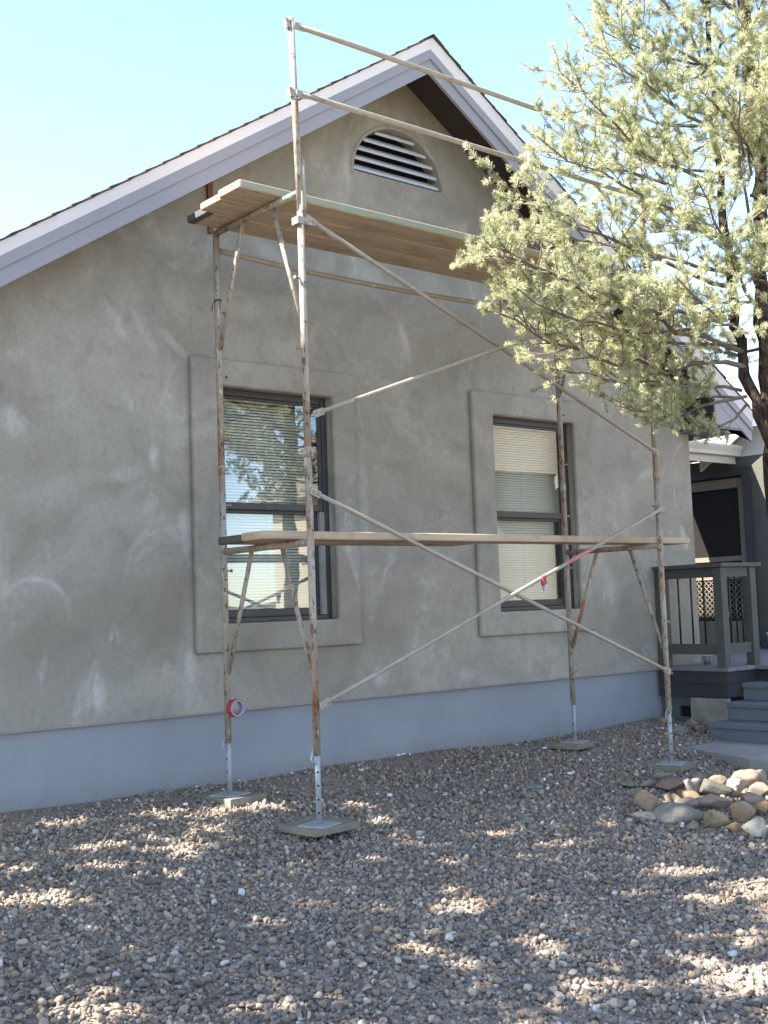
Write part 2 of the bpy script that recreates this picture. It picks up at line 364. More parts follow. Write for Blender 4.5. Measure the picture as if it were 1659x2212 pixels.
# ------------------------------------------------------------------ ground
GY = [-60, -20, -7, -4, -2.5, -1.4, -.5, 0, 30]; GZ = [-.35, -.22, -.15, -.06, .04, .14, .245, .30, .30]
def gz(x, y):
    z = np.interp(y, GY, GZ)
    return z + .012*np.sin(2.1*x+.7*y) + .010*np.sin(1.3*y*2.3-x*1.7) + .006*np.sin(5.1*x+3.3*y)
def grid_obj(name, mat, xs, ys, off=0, kind='structure'):
    X, Y = np.meshgrid(xs, ys); Z = gz(X, Y)+off; far = np.clip((np.hypot(X-2, Y+3)-14)/20, 0, 1); Z = Z*(1-far)+(-.1)*far
    v = np.stack([X, Y, Z], -1).reshape(-1, 3); nx, ny = len(xs), len(ys)
    f = [(j*nx+i, j*nx+i+1, (j+1)*nx+i+1, (j+1)*nx+i) for j in range(ny-1) for i in range(nx-1)]
    me = bpy.data.meshes.new(name); me.from_pydata(v.tolist(), [], f); me.polygons.foreach_set('use_smooth', [True]*len(f)); me.materials.append(MT[mat])
    o = bpy.data.objects.new(name, me); COL.objects.link(o); attach(o, None, (0, 0, 0)); o['kind'] = kind; return o
xs = np.concatenate([[-900, -300, -100, -40, -20, -12], np.linspace(-8, 12, 90), [16, 24, 40, 100, 300, 900]])
ys = np.concatenate([[-900, -300, -100, -50, -25, -14], np.linspace(-10, 3, 80), [6, 12, 25, 60, 200, 900]])
ground = grid_obj('ground', 'dirt', xs, ys, off=-.012)

def pebble_mesh(i):
    bm = bmesh.new(); bmesh.ops.create_icosphere(bm, subdivisions=2, radius=1)
    r = np.random.default_rng(100+i); ax = np.array([1, r.uniform(.58, .95), r.uniform(.42, .8)])
    pl = [(v/np.linalg.norm(v), r.uniform(.5, .85)) for v in r.normal(size=(9, 3))]
    for v in bm.verts:
        p = np.array(v.co)*(1+r.normal()*.025)
        for nrm, d in pl:
            k = p@nrm
            if k > d: p = p-nrm*(k-d)*.93
        v.co = p*ax
    bmesh.ops.subdivide_edges(bm, edges=bm.edges, cuts=1, use_grid_fill=True, smooth=.6) if False else None
    me = bpy.data.meshes.new('pebble'); bm.to_mesh(me); bm.free()
    me.polygons.foreach_set('use_smooth', [True]*len(me.polygons)); me.materials.append(MT['pebble']); return me
PEB = [pebble_mesh(i) for i in range(16)]
def in_solid(x, y):
    return (y > -.01) | ((x > 6.72) & (y > -.8)) | ((x > 6.40) & (y > -2.6) & (y < -.72)) | ((x > 5.78) & (y < -.86) & (y > -1.62) & (x < 6.5))
def scatter(n, x0, x1, y0, y1):
    x = RNG.uniform(x0, x1, n); y = RNG.uniform(y0, y1, n); m = ~in_solid(x, y); return x[m], y[m]
def gravel():
    px, py = [], []
    cx, cy = CAMP.x, CAMP.y
    def wedge(x, y, lo, hi):
        a = np.degrees(np.arctan2(x-cx, y-cy)); return (a > lo) & (a < hi)
    x, y = scatter(260000, -2.5, 8.0, -6.2, 0)
    m = wedge(x, y, 17, 64); px.append(x[m]); py.append(y[m])
    x, y = scatter(30000, -6, 8.5, -7.2, 0)
    m = ~wedge(x, y, 17, 64); px.append(x[m]); py.append(y[m])
    x = np.concatenate(px); y = np.concatenate(py); n = len(x)
    s = np.clip(RNG.lognormal(math.log(.0106), .4, n), .0045, .025)
    # thinner and finer against the wall, where soil shows
    near = (y > -.35); s[near] *= RNG.uniform(.5, 1, near.sum())
    # worn patches where the soil comes through, mostly along the wall
    pt = np.sin(2.3*x+1.1*np.sin(1.7*y))*np.sin(3.1*y+.8*np.sin(2.2*x)+.5)+.6*np.sin(6.1*x+2)*np.sin(5.3*y)
    gone = RNG.random(n) < np.clip((pt-.15)*1.1, 0, .75)*np.clip((y+1.6)/1.2, .12, 1)
    x, y, s = x[~gone], y[~gone], s[~gone]; n = len(x)
    z = gz(x, y)-.012+s*RNG.uniform(-.3, .85, n)
    return x, y, z, s
gx, gy, gzv, gs = gravel()
# the 300 that show largest stand alone
dep = (gx-CAMP.x)*fw.x+(gy-CAMP.y)*fw.y+(gzv-CAMP.z)*fw.z
sx = 829.5+2571*((gx-CAMP.x)*rt2.x+(gy-CAMP.y)*rt2.y+(gzv-CAMP.z)*rt2.z)/dep
sy = 1106-2571*((gx-CAMP.x)*up2.x+(gy-CAMP.y)*up2.y+(gzv-CAMP.z)*up2.z)/dep
score = gs/np.maximum(dep, .1)*((sx > 20) & (sx < 1640) & (sy > 1700) & (sy < 2190) & (dep > .5))
top = np.argsort(-score)[:300]
for i in top:
    o = bpy.data.objects.new('pebble', PEB[int(RNG.integers(16))]); COL.objects.link(o)
    attach(o, ground, (gx[i], gy[i], gzv[i]+gs[i]*.25)); o.rotation_euler = tuple(RNG.uniform(-.5, .5, 2))+(RNG.uniform(0, 6.28),); o.scale = (gs[i],)*3
keep = np.ones(len(gx), bool); keep[top] = False
gx, gy, gzv, gs = gx[keep], gy[keep], gzv[keep], gs[keep]
me = bpy.data.meshes.new('gravel'); n = len(gx)
me.from_pydata(np.stack([gx, gy, gzv], -1).tolist(), [], [])
for nm, typ, data in (('rot', 'FLOAT_VECTOR', np.stack([RNG.uniform(-1.3, 1.3, n), RNG.uniform(-1.3, 1.3, n), RNG.uniform(0, 6.28, n)], -1)),
                      ('scl', 'FLOAT_VECTOR', np.repeat(gs[:, None], 3, 1))):
    a = me.attributes.new(nm, typ, 'POINT'); a.data.foreach_set('vector', data.astype(np.float32).ravel())
a = me.attributes.new('pick', 'INT', 'POINT'); a.data.foreach_set('value', RNG.integers(0, 16, n).astype(np.int32))
me.materials.append(MT['pebble'])
go = bpy.data.objects.new('gravel', me); COL.objects.link(go); tag(go, 'grey and tan river gravel covering the yard in front of the house', 'gravel', kind='stuff')
pc = bpy.data.collections.new('pebble_shapes')
for i, m_ in enumerate(PEB): pc.objects.link(bpy.data.objects.new('pebble_shape_%02d' % i, m_))
ng = bpy.data.node_groups.new('gravel_scatter', 'GeometryNodeTree')
ng.interface.new_socket('Geometry', in_out='INPUT', socket_type='NodeSocketGeometry'); ng.interface.new_socket('Geometry', in_out='OUTPUT', socket_type='NodeSocketGeometry')
gi = ng.nodes.new('NodeGroupInput'); gout = ng.nodes.new('NodeGroupOutput')
iop = ng.nodes.new('GeometryNodeInstanceOnPoints'); ci = ng.nodes.new('GeometryNodeCollectionInfo')
ci.inputs['Collection'].default_value = pc; ci.inputs['Separate Children'].default_value = True; ci.inputs['Reset Children'].default_value = True
def nattr(name, typ):
    q = ng.nodes.new('GeometryNodeInputNamedAttribute'); q.data_type = typ; q.inputs['Name'].default_value = name; return q.outputs['Attribute']
e2r = ng.nodes.new('FunctionNodeEulerToRotation'); ng.links.new(nattr('rot', 'FLOAT_VECTOR'), e2r.inputs[0])
ng.links.new(gi.outputs[0], iop.inputs['Points']); ng.links.new(ci.outputs[0], iop.inputs['Instance']); iop.inputs['Pick Instance'].default_value = True
ng.links.new(nattr('pick', 'INT'), iop.inputs['Instance Index']); ng.links.new(e2r.outputs[0], iop.inputs['Rotation']); ng.links.new(nattr('scl', 'FLOAT_VECTOR'), iop.inputs['Scale'])
ng.links.new(iop.outputs[0], gout.inputs[0])
md = go.modifiers.new('scatter', 'NODES'); md.node_group = ng

# far hills seen in the window reflections
def hills():
    m = MB(); n = 90; vs = []; fs = []
    for i in range(n+1):
        a = math.radians(95+i*150/n)   # behind the camera
        for r, h in ((260, -4), (330, 9), (430, 16), (600, 0)):
            hh = h*(1+.5*math.sin(i*.35)+.35*math.sin(i*.93+1)) if h > 0 else h
            vs.append((2+r*math.sin(a), r*math.cos(a), hh))
    for i in range(n):
        for j in range(3): fs.append((i*4+j, i*4+j+1, (i+1)*4+j+1, (i+1)*4+j))
    m.add(vs, fs, True); o = m.obj('hills', 'hill'); o['kind'] = 'structure'
hills()

# ------------------------------------------------------------------ the stucco house
AX, AZ_, SL = 3.72, 5.84, .64          # ridge x, top of roof deck at the ridge, slope
XL, XR, YB = .03, 7.41, 7.6            # house corners
OV = -.42                              # face of the rake boards
def zroof(x, off=0): return AZ_ + off - SL*abs(x-AX)
house = empty('stucco_house', (AX, 0, .3), 'grey stucco gable house with lavender trim, behind the scaffold', 'house')
WIN = [dict(x0=1.98, x1=2.955, o0=1.745, o1=3.165), dict(x0=4.645, x1=5.655, o0=4.405, o1=5.83)]
WZ0, WZ1, OZ0, OZ1 = 1.362, 3.012, 1.165, 3.202
VC, VR, VZ, VH = 3.73, .465, 4.835, .42
def holed(outer, holes, y0, y1):
    """wall in the XZ plane with holes, from y0 (front) to y1"""
    m = MB(); loops = [[Vector((x, z, 0)) for x, z in outer]]+[[Vector((x, z, 0)) for x, z in h] for h in holes]
    flat = [p for lp in loops for p in lp]; tri = tessellate_polygon(loops); n = len(flat)
    vs = [(p.x, y0, p.y) for p in flat]+[(p.x, y1, p.y) for p in flat]
    fs = [tuple(t) for t in tri]+[tuple(i+n for i in reversed(t)) for t in tri]; b = 0
    for lp in loops:
        k = len(lp); fs += [(b+i, b+(i+1) % k, b+(i+1) % k+n, b+i+n) for i in range(k)]; b += k
    return m.add(vs, fs)
varc = [(VC+VR*math.cos(t), VZ+VH*math.sin(t)) for t in np.linspace(0, math.pi, 25)]
vent_hole = varc
zs = lambda x: zroof(x, -.085)
outer = [(XL, .772), (XR, .772), (XR, zs(XR)), (AX, zs(AX)), (XL, zs(XL))]
holes = [[(q['x0'], WZ0), (q['x1'], WZ0), (q['x1'], WZ1), (q['x0'], WZ1)] for q in WIN]+[vent_hole]
holed(outer, holes, 0, .14).obj('gable_wall', 'stucco', house)
for q in WIN:   # raised stucco band round each window
    m = holed([(q['o0'], OZ0), (q['o1'], OZ0), (q['o1'], OZ1), (q['o0'], OZ1)], [[(q['x0']+.001, WZ0+.001), (q['x1']-.001, WZ0+.001), (q['x1']-.001, WZ1-.001), (q['x0']+.001, WZ1-.001)]], -.045, .004)
    m.obj('window_surround', 'stucco', house, bevel=.018, seg=3)
MB().box(XL+.002, -.008, .7625, XR+.005, .039, .771).obj('weep_screed', 'concrete', house)
MB().box(XL+.02, .04, .05, XR-.012, .2, .762).obj('foundation', 'foundation', house)
MB().box(XR-.14, .142, .772, XR, YB, 3.22).obj('side_wall', 'stucco', house)
MB().box(XR-.15, .202, .05, XR-.02, YB-.01, .77).obj('side_foundation', 'foundation', house)
MB().box(XL, .142, .1, XL+.14, YB, 3.22).obj('side_wall', 'stucco', house)
holed([(XL+.141, .1), (XR-.16, .1), (XR-.16, zs(XR-.16)-.02), (AX, zs(AX)-.02), (XL+.141, zs(XL+.141)-.02)], [], YB-.16, YB-.02).obj('back_wall', 'stucco', house)
# roof deck (two slopes) and shingle courses
EX = 4.14                                # half width to the eave edge
def slope_pt(side, d, off=0): return AX+side*d, AZ_-SL*d+off     # d measured horizontally
ca = math.sqrt(1+SL*SL)
roof = MB()
for sgn in (-1, 1):
    a = slope_pt(sgn, 0); b = slope_pt(sgn, EX)
    roof.prism([(a[0], OV-.02, a[1]), (b[0], OV-.02, b[1]), (b[0], OV-.02, b[1]-.03), (a[0], OV-.02, a[1]-.03)], (0, YB+.45-OV, 0))
roof_o = roof.obj('roof', 'shingle', house)
crs = None
for sgn in (-1, 1):
    nC = 33
    for i in range(nC):
        d0 = EX+.03-i*(EX/nC); d1 = max(d0-EX/nC*1.25, 0.0)
        a = slope_pt(sgn, d0, .022+random.uniform(0, .004)); b = slope_pt(sgn, d1, .009)
        y0 = OV-.065+random.uniform(-.006, .006)
        MB().prism([(a[0], y0, a[1]), (b[0], y0, b[1]), (b[0], y0, b[1]-.008), (a[0], y0, a[1]-.016)], (0, YB+.5-OV, 0)).obj('shingle_course', 'shingle', roof_o)
MB().prism([(AX-.11, OV-.068, AZ_-.045), (AX, OV-.068, AZ_+.028), (AX+.11, OV-.068, AZ_-.045), (AX, OV-.068, AZ_+.02)], (0, YB+.5-OV, 0)).obj('ridge_cap', 'shingle', roof_o)
# rake boards and crown moulding, mitred at the ridge
def rake(name, top, bot, y0, y1, mat, sgn, ext=EX, tilt=0):
    a = slope_pt(sgn, 0); b = slope_pt(sgn, ext)
    vs = []
    for (x, z) in (a, b):
        vs += [(x, y0+tilt*0, z+top), (x, y1, z+top), (x, y1, z+bot), (x, y0+tilt, z+bot)]
    m = MB(); m.add(vs, [(0, 1, 2, 3), (4, 7, 6, 5), (0, 4, 5, 1), (1, 5, 6, 2), (2, 6, 7, 3), (3, 7, 4, 0)])
    return m.obj(name, mat, house)
for sgn in (-1, 1):
    rake('crown_moulding', .004, -.078, OV-.052, OV-.0005, 'crown', sgn, tilt=.034)
    rake('rake_board', -.0785, -.155, OV-.02, OV+.02, 'fascia', sgn)
    rake('rake_board', -.1555, -.262, OV-.004, OV+.022, 'fascia', sgn)
    # sloping soffit between wall and rake board
    a = slope_pt(sgn, 0, -.09); b = slope_pt(sgn, EX-.02, -.09)
    MB().prism([(a[0], OV+.024, a[1]), (b[0], OV+.024, b[1]), (b[0], OV+.024, b[1]+.02), (a[0], OV+.024, a[1]+.02)], (0, -OV+.02, 0)).obj('rake_soffit', 'soffit', house)
# boxed eave returns and gutters
for sgn in (1, -1):
    xi = AX+sgn*(7.27-AX); xo = AX+sgn*EX
    zi = zroof(xi, -.265); zo = zroof(xo, -.17)
    if sgn == 1:
        MB().prism([(xi, OV-.002, 3.05), (xo-.03, OV-.002, 3.05), (xo-.03, OV-.002, zroof(xo-.03, -.264)), (xi, OV-.002, zi)], (0, .018, 0)).obj('return_panel', 'fascia', house)
        MB().prism([(xi, OV+.018, 3.05), (xi+.015, OV+.018, 3.05), (xi+.015, OV+.018, zi+.15), (xi, OV+.018, zi+.15)], (0, -OV-.02, 0)).obj('return_side', 'soffit', house)
        MB().box(xi+.002, OV, 3.028, xo-.03, 0.0, 3.049).obj('return_bottom', 'deck', house)
        MB().box(XR+.002, .002, 3.028, xo-.03, YB+.4, 3.049).obj('eave_soffit', 'soffit', house)
    MB().box(min(xo-.03, xo-.012), OV+.03, 3.03, max(xo-.03, xo-.012), YB+.4, zroof(xo, -.03)).obj('eave_fascia', 'fascia', house)
    gp = [(0, 3.20), (.115, 3.215), (.118, 3.19), (.105, 3.165), (.085, 3.13), (.08, 3.09), (0, 3.085)]
    MB().prism([(xo-.011*sgn+sgn*u*1.0, OV-.02, zz) for u, zz in gp], (0, YB+.4-OV, 0)).obj('gutter', 'crown', house)
# gable vent: dark box, rim and five louvre slats
vent = part_empty('gable_vent', (VC, 0, VZ), house)
MB().box(VC-VR-.05, .142, VZ-.05, VC+VR+.05, .30, VZ+VH+.05).obj('vent_box', 'dark', vent)
rim = MB(); vs = []; fs = []
ts = np.linspace(-.06, math.pi+.06, 29)
for t in ts:
    c, s_ = math.cos(t), math.sin(t)
    for rr, yy in ((1.0, .012), (1.0, -.004), (1.045, -.012), (1.075, .002)): vs.append((VC+VR*rr*c, yy, VZ+VH*rr*s_))
for i in range(len(ts)-1):
    for j in range(3): fs.append((i*4+j, i*4+j+1, (i+1)*4+j+1, (i+1)*4+j))
rim.add(vs, fs, True).obj('vent_rim', 'stucco', vent)
for i in range(5):
    zc = VZ+.035+i*.082; hw = VR*math.sqrt(max(0, 1-((zc+.012-VZ)/VH)**2))-.004
    MB().prism([(VC-hw, .028, zc-.012), (VC-hw, .028, zc+.012), (VC-hw, .105, zc+.068), (VC-hw, .105, zc+.05)], (2*hw, 0, 0)).obj('slat', 'louvre', vent)
MB().box(VC-VR+.02, .11, VZ+.001, VC+VR-.02, .14, VZ+.02).obj('vent_sill', 'louvre', vent)
# windows
def window(q, lab):
    x0, x1 = q['x0'], q['x1']; wn = part_empty('window', ((x0+x1)/2, .04, WZ0), house)
    fr = MB(); t = .045
    fr.box(x0+.001, .045, WZ0+.001, x0+t, .13, WZ1-.001).box(x1-t, .045, WZ0+.001, x1-.001, .13, WZ1-.001)
    fr.box(x0+t, .045, WZ1-t-.005, x1-t, .13, WZ1-.001).box(x0+t, .03, WZ0+.001, x1-t, .13, WZ0+.035)
    fr.obj('window_frame', 'sash', wn, bevel=.004, seg=1)
    zm = 2.185
    def sash(name, za, zb, y, l, r, b, tp):
        m = MB(); a0, a1 = x0+t+.001, x1-t-.001
        m.box(a0, y, za, a0+l, y+.032, zb).box(a1-r, y, za, a1, y+.032, zb).box(a0+l, y, za, a1-r, y+.032, za+b).box(a0+l, y, zb-tp, a1-r, y+.032, zb)
        m.obj(name, 'sash', wn, bevel=.003, seg=1)
        MB().box(a0+l-.002, y+.012, za+b-.002, a1-r+.002, y+.016, zb-tp+.002).obj('pane', 'glass', wn)
    sash('upper_sash', zm-.026, WZ1-t-.006, .055, .028, .028, .05, .018)
    sash('lower_sash', WZ0+.036, zm-.012, .092, .028, .05, .055, .04)
    jl = MB(); xx = x1-t-.001
    for k in range(3): jl.box(xx-.012*k-.010, .05+.003*k, WZ0+.037, xx-.012*k, .088, zm-.028)
    jl.obj('jamb_liner', 'jamb', wn)
    # blind hanging inside: a thing of its own
    bl = empty('window_blind', ((x0+x1)/2, .17, WZ0+.03), lab, 'blind', 'cream slatted window blinds')
    bx0, bx1 = x0+.03, x1-.03; zt = WZ1-.06
    MB().box(bx0, .15, zt, bx1, .19, zt+.03).obj('head_rail', 'blind', bl)
    first = None; zz = zt-.02; i = 0
    while zz > WZ0+.06:
        if first is None:
            m = MB(); yy = [-.0125, -.004, .004, .0125]; hz = [-.0115, -.0035, .004, .0095]; vs = []
            for xe in (bx0, bx1):
                for y_, h_ in zip(yy, hz): vs.append((xe, .17+y_, zz+h_))
                for y_, h_ in zip(reversed(yy), reversed(hz)): vs.append((xe, .17+y_, zz+h_-.0012))
            fs = [(k, (k+1) % 8, (k+1) % 8+8, k+8) for k in range(8)]+[tuple(range(8)), tuple(reversed(range(8, 16)))]
            first = m.add(vs, fs, [True]*8+[False]*2).obj('slat', 'blind', bl)
            base = wloc(first).copy()
        else: clone(first, bl, base+Vector((0, random.uniform(-.001, .001), -.0215*i)))
        zz -= .0215; i += 1
    MB().box(bx0, .16, WZ0+.04, bx1, .18, WZ0+.056).obj('bottom_rail', 'blind', bl)
    for u in (.1, .5, .9):
        xx = bx0+(bx1-bx0)*u; MB().box(xx-.0015, .1545, WZ0+.045, xx+.0015, .1555, zt).obj('ladder_cord', 'cord', bl)
window(WIN[0], 'cream slatted blind behind the near window, left of the two')
window(WIN[1], 'cream slatted blind behind the far window, right of the two')
MB().box(1.925, -.022, 4.09, 1.965, -.002, 4.53).obj('red_brown_strip', 'reddish', house)['label'] = 'red brown strip running up the wall behind the upper planks'

# ------------------------------------------------------------------ porch, deck, steps
porch = empty('porch_deck', (8, -.3, .2), 'grey painted porch deck with railing at the right corner of the house', 'deck')
DZ = .79
for i in range(23):
    xa = 6.722+i*.1435; xb = xa+.138
    y0 = -.775 if xa < 7.15 else -2.3
    y1 = -.04 if xa < 7.35 else 3.2
    MB().box(xa, y0, DZ-.036, xb, y1, DZ+random.uniform(-.001, .001)).obj('deck_board', 'deck', porch, bevel=.004, seg=1)
for za, zb in ((.525, .637), (.641, .752)):
    MB().box(6.74, -.74, za, 6.778, .0, zb).obj('rim_board', 'rim', porch)
    MB().box(6.7785, -.741, za, 7.24, -.705, zb).obj('rim_board', 'rim', porch)
sk = MB(); sk.box(6.80, -.70, .1, 6.83, -.37, .523).box(6.80, -.17, .1, 6.83, .02, .523).box(6.80, -.37, .1, 6.83, -.17, .33).box(6.80, -.37, .43, 6.83, -.17, .523)
sk.obj('skirt_wall', 'skirt', porch)
MB().box(6.85, -.40, .3, 6.87, -.14, .46).obj('vent_opening', 'dark', porch)
MB().box(7.24, -2.28, .1, 7.27, -.742, .75).obj('landing_rim', 'rim', porch)
MB().box(6.735, -.735, .2, 6.797, -.335, .515).obj('stone_block', 'mortar_stone', porch, bevel=.012, seg=2)
def post(x, y, z0=DZ+.001, z1=1.688, h=.045): return MB().box(x-h, y-h, z0, x+h, y+h, z1).obj('railing_post', 'rail', porch, bevel=.004, seg=1)
post(6.775, -.70); post(6.775, -.065); post(7.235, -.70)
MB().box(6.70, -.775, 1.689, 6.85, -.02, 1.725).obj('cap_rail', 'rail', porch, bevel=.004, seg=1)
MB().box(6.851, -.775, 1.689, 7.335, -.625, 1.725).obj('cap_rail', 'rail', porch, bevel=.004, seg=1)
for za, zb in ((1.60, 1.688), (.905, 1.0)):
    MB().box(6.757, -.654, za, 6.793, -.111, zb).obj('side_rail', 'rail', porch)
    MB().box(6.821, -.718, za, 7.189, -.682, zb).obj('side_rail', 'rail', porch)
for y in (-.52, -.385, -.245): MB().tube([(6.775, y, .99), (6.775, y, 1.61)], .009, 8).obj('baluster', 'metal', porch)
for x in (6.91, 7.005, 7.10): MB().tube([(x, -.70, .99), (x, -.70, 1.61)], .009, 8).obj('baluster', 'metal', porch)
steps = empty('porch_steps', (6.9, -1.5, .2), 'slate grey wooden steps rising to the porch landing', 'steps')
for i, (x, z) in enumerate(((6.43, .335), (6.715, .49), (6.965, .645))):
    xb = (6.715, 6.965, 7.24)[i]
    MB().box(x-.012, -2.3, z-.045, xb+.02 if i < 2 else 7.238, -.7425, z).obj('tread', 'tread', steps, bevel=.006, seg=2)
    zb = (.12, .338, .492)[i]
    MB().box(x+.012, -2.28, zb, x+.045, -.745, z-.046).obj('riser', 'tread', steps)
slab = MB(); slab.prism([(5.90, -.87, .05), (6.44, -.80, .05), (6.46, -2.7, .05), (5.45, -2.7, .05), (5.60, -1.68, .05)], (0, 0, .135))
o = slab.obj('concrete_path', 'concrete', None, bevel=.01); o['kind'] = 'structure'
# wing with the entry door, behind the porch
wing = empty('entry_wing', (11.5, .6, .3), 'shaded entry wing with a screen door behind the porch railing', 'house')
WX = 10.0
def holedX(outer, holes, x0, x1):
    m = holed(outer, holes, 0, 1); m.v = [(x0 if y == 0 else x1, a, z) for a, y, z in m.v]; return m
dy0, dy1, dz0, dz1 = 1.09, 2.02, .80, 2.86
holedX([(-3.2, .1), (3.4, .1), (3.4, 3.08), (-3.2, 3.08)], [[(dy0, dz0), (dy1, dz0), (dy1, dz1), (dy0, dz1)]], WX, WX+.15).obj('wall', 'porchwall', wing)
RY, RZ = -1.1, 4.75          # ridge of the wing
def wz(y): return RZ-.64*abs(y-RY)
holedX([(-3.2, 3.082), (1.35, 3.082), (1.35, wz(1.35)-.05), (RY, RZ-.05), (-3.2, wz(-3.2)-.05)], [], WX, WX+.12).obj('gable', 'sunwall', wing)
for sg in (1, -1):
    e = RY+sg*2.62
    MB().prism([(WX-.22, RY, RZ+.05), (WX-.22, e, wz(e)+.05), (WX-.22, e, wz(e)), (WX-.22, RY, RZ)], (7, 0, 0)).obj('roof_slope', 'shingle_pale', wing)
    MB().prism([(WX-.26, RY, RZ+.04), (WX-.26, e, wz(e)+.04), (WX-.26, e, wz(e)-.14), (WX-.26, RY, RZ-.14)], (.038, 0, 0)).obj('rake_board', 'gutter', wing)
MB().box(WX-.05, dy0-.10, DZ+.02, WX-.001, dy0-.001, dz1+.1).obj('door_casing', 'rim', wing)
MB().box(WX-.05, dy1+.001, DZ+.02, WX-.001, dy1+.10, dz1+.1).obj('door_casing', 'rim', wing)
MB().box(WX-.05, dy0, dz1+.001, WX-.001, dy1, dz1+.1).obj('door_casing', 'rim', wing)
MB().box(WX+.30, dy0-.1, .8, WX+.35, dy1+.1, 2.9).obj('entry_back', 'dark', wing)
MB().box(WX+.12, dy0+.02, .8, WX+.16, dy0+.10, 2.86).obj('inner_jamb', 'gold', wing)
MB().box(WX-.06, dy0-.1, .795, WX+.14, dy1+.1, .83).obj('threshold', 'concrete', wing)
sd = part_empty('screen_door', (WX, (dy0+dy1)/2, .83), wing)
fr = MB(); a0, a1 = dy0+.01, dy1-.01
for y0, y1, z0, z1 in ((a0, a0+.09, .835, 2.84), (a1-.09, a1, .835, 2.84), (a0+.09, a1-.09, .835, 1.12), (a0+.09, a1-.09, 2.72, 2.84), (a0+.09, a1-.09, 1.84, 1.90), (a0+.09, a1-.09, 1.72, 1.76), (a0+.09, a1-.09, 1.62, 1.66)):
    fr.box(WX+.01, y0, z0, WX+.045, y1, z1)
fr.obj('door_frame', 'door', sd, bevel=.004, seg=1)
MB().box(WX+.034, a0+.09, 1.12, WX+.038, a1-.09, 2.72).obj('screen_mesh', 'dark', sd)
lt = MB(); zz0, zz1 = 1.125, 1.615; yy0, yy1 = a0+.092, a1-.092
for k in range(-10, 20):
    for sg in (1, -1):
        y = yy0+k*.07; pts = []
        # clip a diagonal bar to the panel
        for t in np.linspace(0, zz1-zz0, 40):
            q = y+(t if sg == 1 else (zz1-zz0)-t)
            if yy0 <= q <= yy1: pts.append((q, zz0+t))
        if len(pts) > 2:
            lt.tube([(WX+.026+.003*sg, pts[0][0], pts[0][1]), (WX+.026+.003*sg, pts[-1][0], pts[-1][1])], .005, 5)
lt.obj('lattice', 'door', sd)
# little roof linking house and wing, with gutter
link = empty('porch_roof', (9, 1.6, 3.1), 'small pale shingled porch roof with a cream gutter between house and wing', 'roof')
LY0, LY1 = 1.2, 2.1
for i in range(7):
    y0 = LY0-.03+i*.135; z0 = 3.2+.4*(y0-LY0)
    MB().prism([(7.43, y0, z0+.02), (7.43, y0+.17, z0+.075), (7.43, y0+.17, z0+.063), (7.43, y0, z0+.006)], (2.56, 0, 0)).obj('shingle_course', 'shingle_pale', link)
MB().prism([(7.43, LY0, 3.19), (7.43, LY1, 3.19+.36), (7.43, LY1, 3.09), (7.43, LY0, 3.09)], (2.56, 0, 0)).obj('roof_deck', 'porchwall', link)
gp = [(0, 3.20), (-.115, 3.21), (-.118, 3.185), (-.105, 3.16), (-.085, 3.125), (-.08, 3.085), (0, 3.08)]
MB().prism([(7.45, LY0-.021+u, zz) for u, zz in gp], (2.53, 0, 0)).obj('gutter', 'gutter', link)
MB().box(7.43, LY0-.02, 3.0, 9.98, LY0+.02, 3.079).obj('fascia', 'gutter', link)
# sunlit roof behind
back = empty('back_building', (17, 9, .3), 'sunlit pale shingled roof showing white behind the pine trunk', 'house')
BY0, BZ0, BY1, BZ1 = 5.2, 3.7, 10.0, 6.6
nb = 30
for i in range(nb):
    u0, u1 = i/nb, min(1, (i+1.25)/nb)
    p = lambda u, dz: (11.2, BY0+(BY1-BY0)*u, BZ0+(BZ1-BZ0)*u+dz)
    MB().prism([p(u0, .02), p(u1, .006), p(u1, -.006), p(u0, .0)], (16, 0, 0)).obj('shingle_course', 'shingle_pale', back)
MB().prism([(11.25, BY0+.3, .1), (11.25, BY1, .1), (11.25, BY1, BZ1-.02), (11.25, BY0+.3, BZ0+.15)], (15.9, 0, 0)).obj('wall', 'porchwall', back)
MB().prism([(11.2, BY1, BZ1), (11.2, BY1+5, BZ1-3), (11.2, BY1+5, BZ1-3.05), (11.2, BY1, BZ1-.05)], (16, 0, 0)).obj('roof_slope', 'shingle_pale', back)

# buckets
def bucket(loc, r, h, label):
    x, y, z = loc; b = empty('bucket', loc, label, 'bucket', 'white plastic buckets on the porch')
    MB().lathe([(r*.02, .004), (r*.84, .004), (r*.86, 0), (r, h), (r*1.06, h), (r*1.06, h-.02*h/.2), (r*.97, h), (r*.82, .012), (r*.02, .012)], loc).obj('pail', 'bucket', b)
    MB().tube([(x+r*1.05*math.cos(t), y-.01-r*.35*math.sin(t), z+h*.8-r*.9*math.sin(t)) for t in np.linspace(0, math.pi, 13)], .003, 5).obj('handle', 'galv', b)
bucket((9.72, .60, DZ+.002), .105, .20, 'white plastic bucket standing on the porch floor by the right edge')
bucket((7.144, -.261, DZ+.002), .04, .085, 'small white plastic tub on the deck behind the railing')

